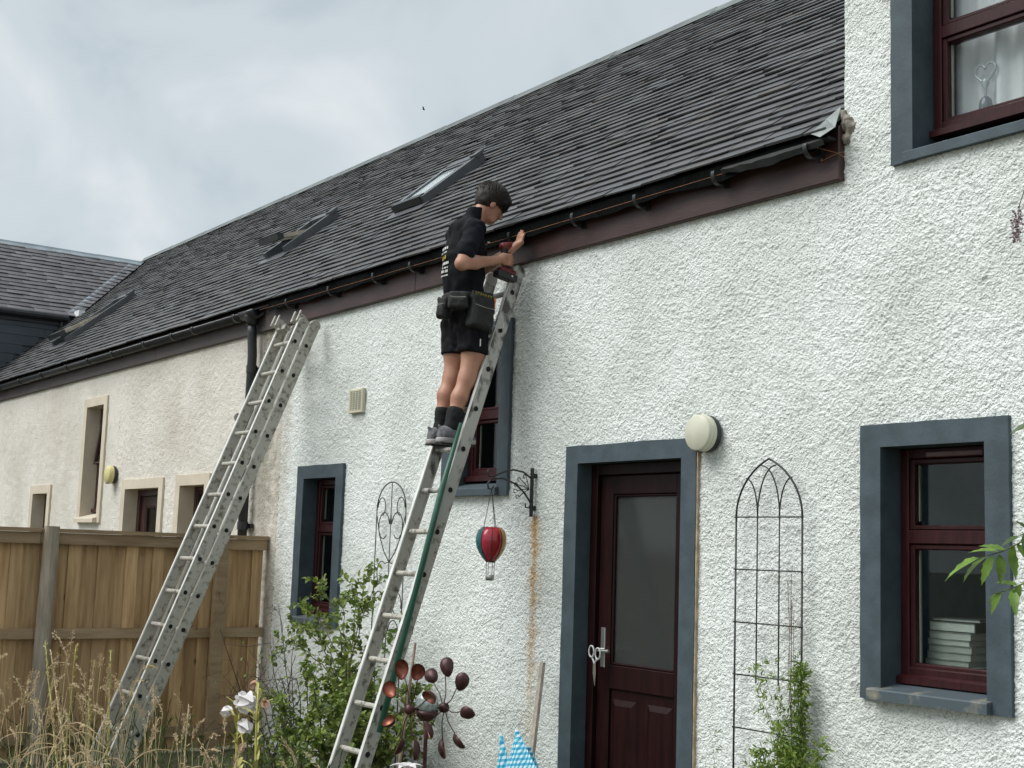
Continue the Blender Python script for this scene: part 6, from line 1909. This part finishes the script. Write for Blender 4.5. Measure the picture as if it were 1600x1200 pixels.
o = fcr.build('crumpled_paper', M['paper'][2], None, 0); tag(o, 'crumpled pale paper beside the pile behind the right window', 'paper')
for cx_, bow in ((-4.03, 0.05), (-3.80, 0.03)):  # added pale strips stand in for white reflections in the upper pane
    s = MB(); V = []
    for i in range(13):
        z_ = 1.70 + 0.42 * i / 12; xo = cx_ + bow * math.sin(math.pi * i / 12)
        V += [(xo, 0.62, z_), (xo + 0.03, 0.60, z_), (xo + 0.055, 0.63, z_)]
    s.add(V, [(i * 3 + j, i * 3 + j + 1, i * 3 + j + 4, i * 3 + j + 3) for i in range(12) for j in (0, 1)])
    s.build('reflection_strip', M['blind'], tall, True)
# furniture edge and dark doorway in the room
s = MB(); s.box(-3.60, -2.05, 2.2, 3.15, 0.31, 2.35); s.build('wardrobe', M['cover'], tall)
# sheer curtain and heart ornament in the upper window
s = MB(); V = []
nx = 90
for i in range(nx + 1):
    x = -3.95 + 0.95 * i / nx
    yv = 0.30 + 0.018 * math.sin(x * 55) + 0.012 * math.sin(x * 23 + 1)
    V += [(x, yv, 3.60), (x, yv, 4.98)]
s.add(V, [(2 * i, 2 * i + 2, 2 * i + 3, 2 * i + 1) for i in range(nx)])
s.build('net_curtain', mat('net_curtain', (0.86, 0.88, 0.87), 0.9, 0.04, trans=0.15), tall, True)
s = MB(); s.box(-3.96, -3.1, 0.245, 0.27, 3.63, 3.66); s.build('inner_sill', M['blind'], tall)
t = thing('heart_ornament', 'clear heart shaped glass ornament on the sill of the upper window', 'ornament', (-3.745, 0.258, 3.66))
OC = Vector((-3.745, 0.258, 3.945))
M['orn'] = mat('ornament_glass', (0.42, 0.46, 0.46), 0.15, 0.2, 20, spec=0.8)
hpts = []
for w in np.linspace(0, 2 * math.pi, 33):
    hx_ = 16 * math.sin(w) ** 3; hz_ = 13 * math.cos(w) - 5 * math.cos(2 * w) - 2 * math.cos(3 * w) - math.cos(4 * w)
    hpts.append(OC + Vector((hx_ * 0.0036, 0, hz_ * 0.0038)))
s = MB(); s.tube(hpts, 0.006, 7, caps=False); s.build('heart', M['orn'], t, True)
s = MB(); s.lathe([(0.0001, -0.02), (0.012, -0.03), (0.020, -0.05), (0.008, -0.08), (0.006, -0.12)], OC, 'z', 12); s.build('stem', M['orn'], t, True)
s = MB(); s.lathe([(0.006, -0.115), (0.028, -0.135), (0.034, -0.17), (0.030, -0.21), (0.022, -0.29), (0.0001, -0.294)], OC, 'z', 14); s.build('base', mat('dark_glass_base', (0.13, 0.15, 0.16), 0.2, 0.2), t, True)

# bird far off in the sky
bp0 = CAM + (_r2 * ((662 - 800) / 2079.5) + _u2 * ((600 - 171) / 2079.5) + _f) * 125
t = thing('bird', 'small dark bird flying far off in the grey sky', 'bird', bp0)
s = MB(); s.lathe([(0.0001, -0.14), (0.03, -0.08), (0.05, 0.0), (0.035, 0.07), (0.025, 0.10), (0.0001, 0.13)], bp0, (0.6, 0.5, 0.15), 10); s.build('body', M['dark'], t, True)
for sg in (-1, 1):
    s = MB(); wv = Vector((0.5, -0.6, 0.35 * 1)) * sg + Vector((0, 0, 0.35))
    s.add([bp0 + Vector((0.05, 0.04, 0)), bp0 + wv * 0.18 + Vector((0.05, 0.04, 0.03)), bp0 + wv * 0.36, bp0 + wv * 0.16 - Vector((0.06, 0.05, 0)), bp0 - Vector((0.05, 0.04, 0))] , [(0, 1, 2, 3, 4)]); s.build('wing', M['dark'], t)
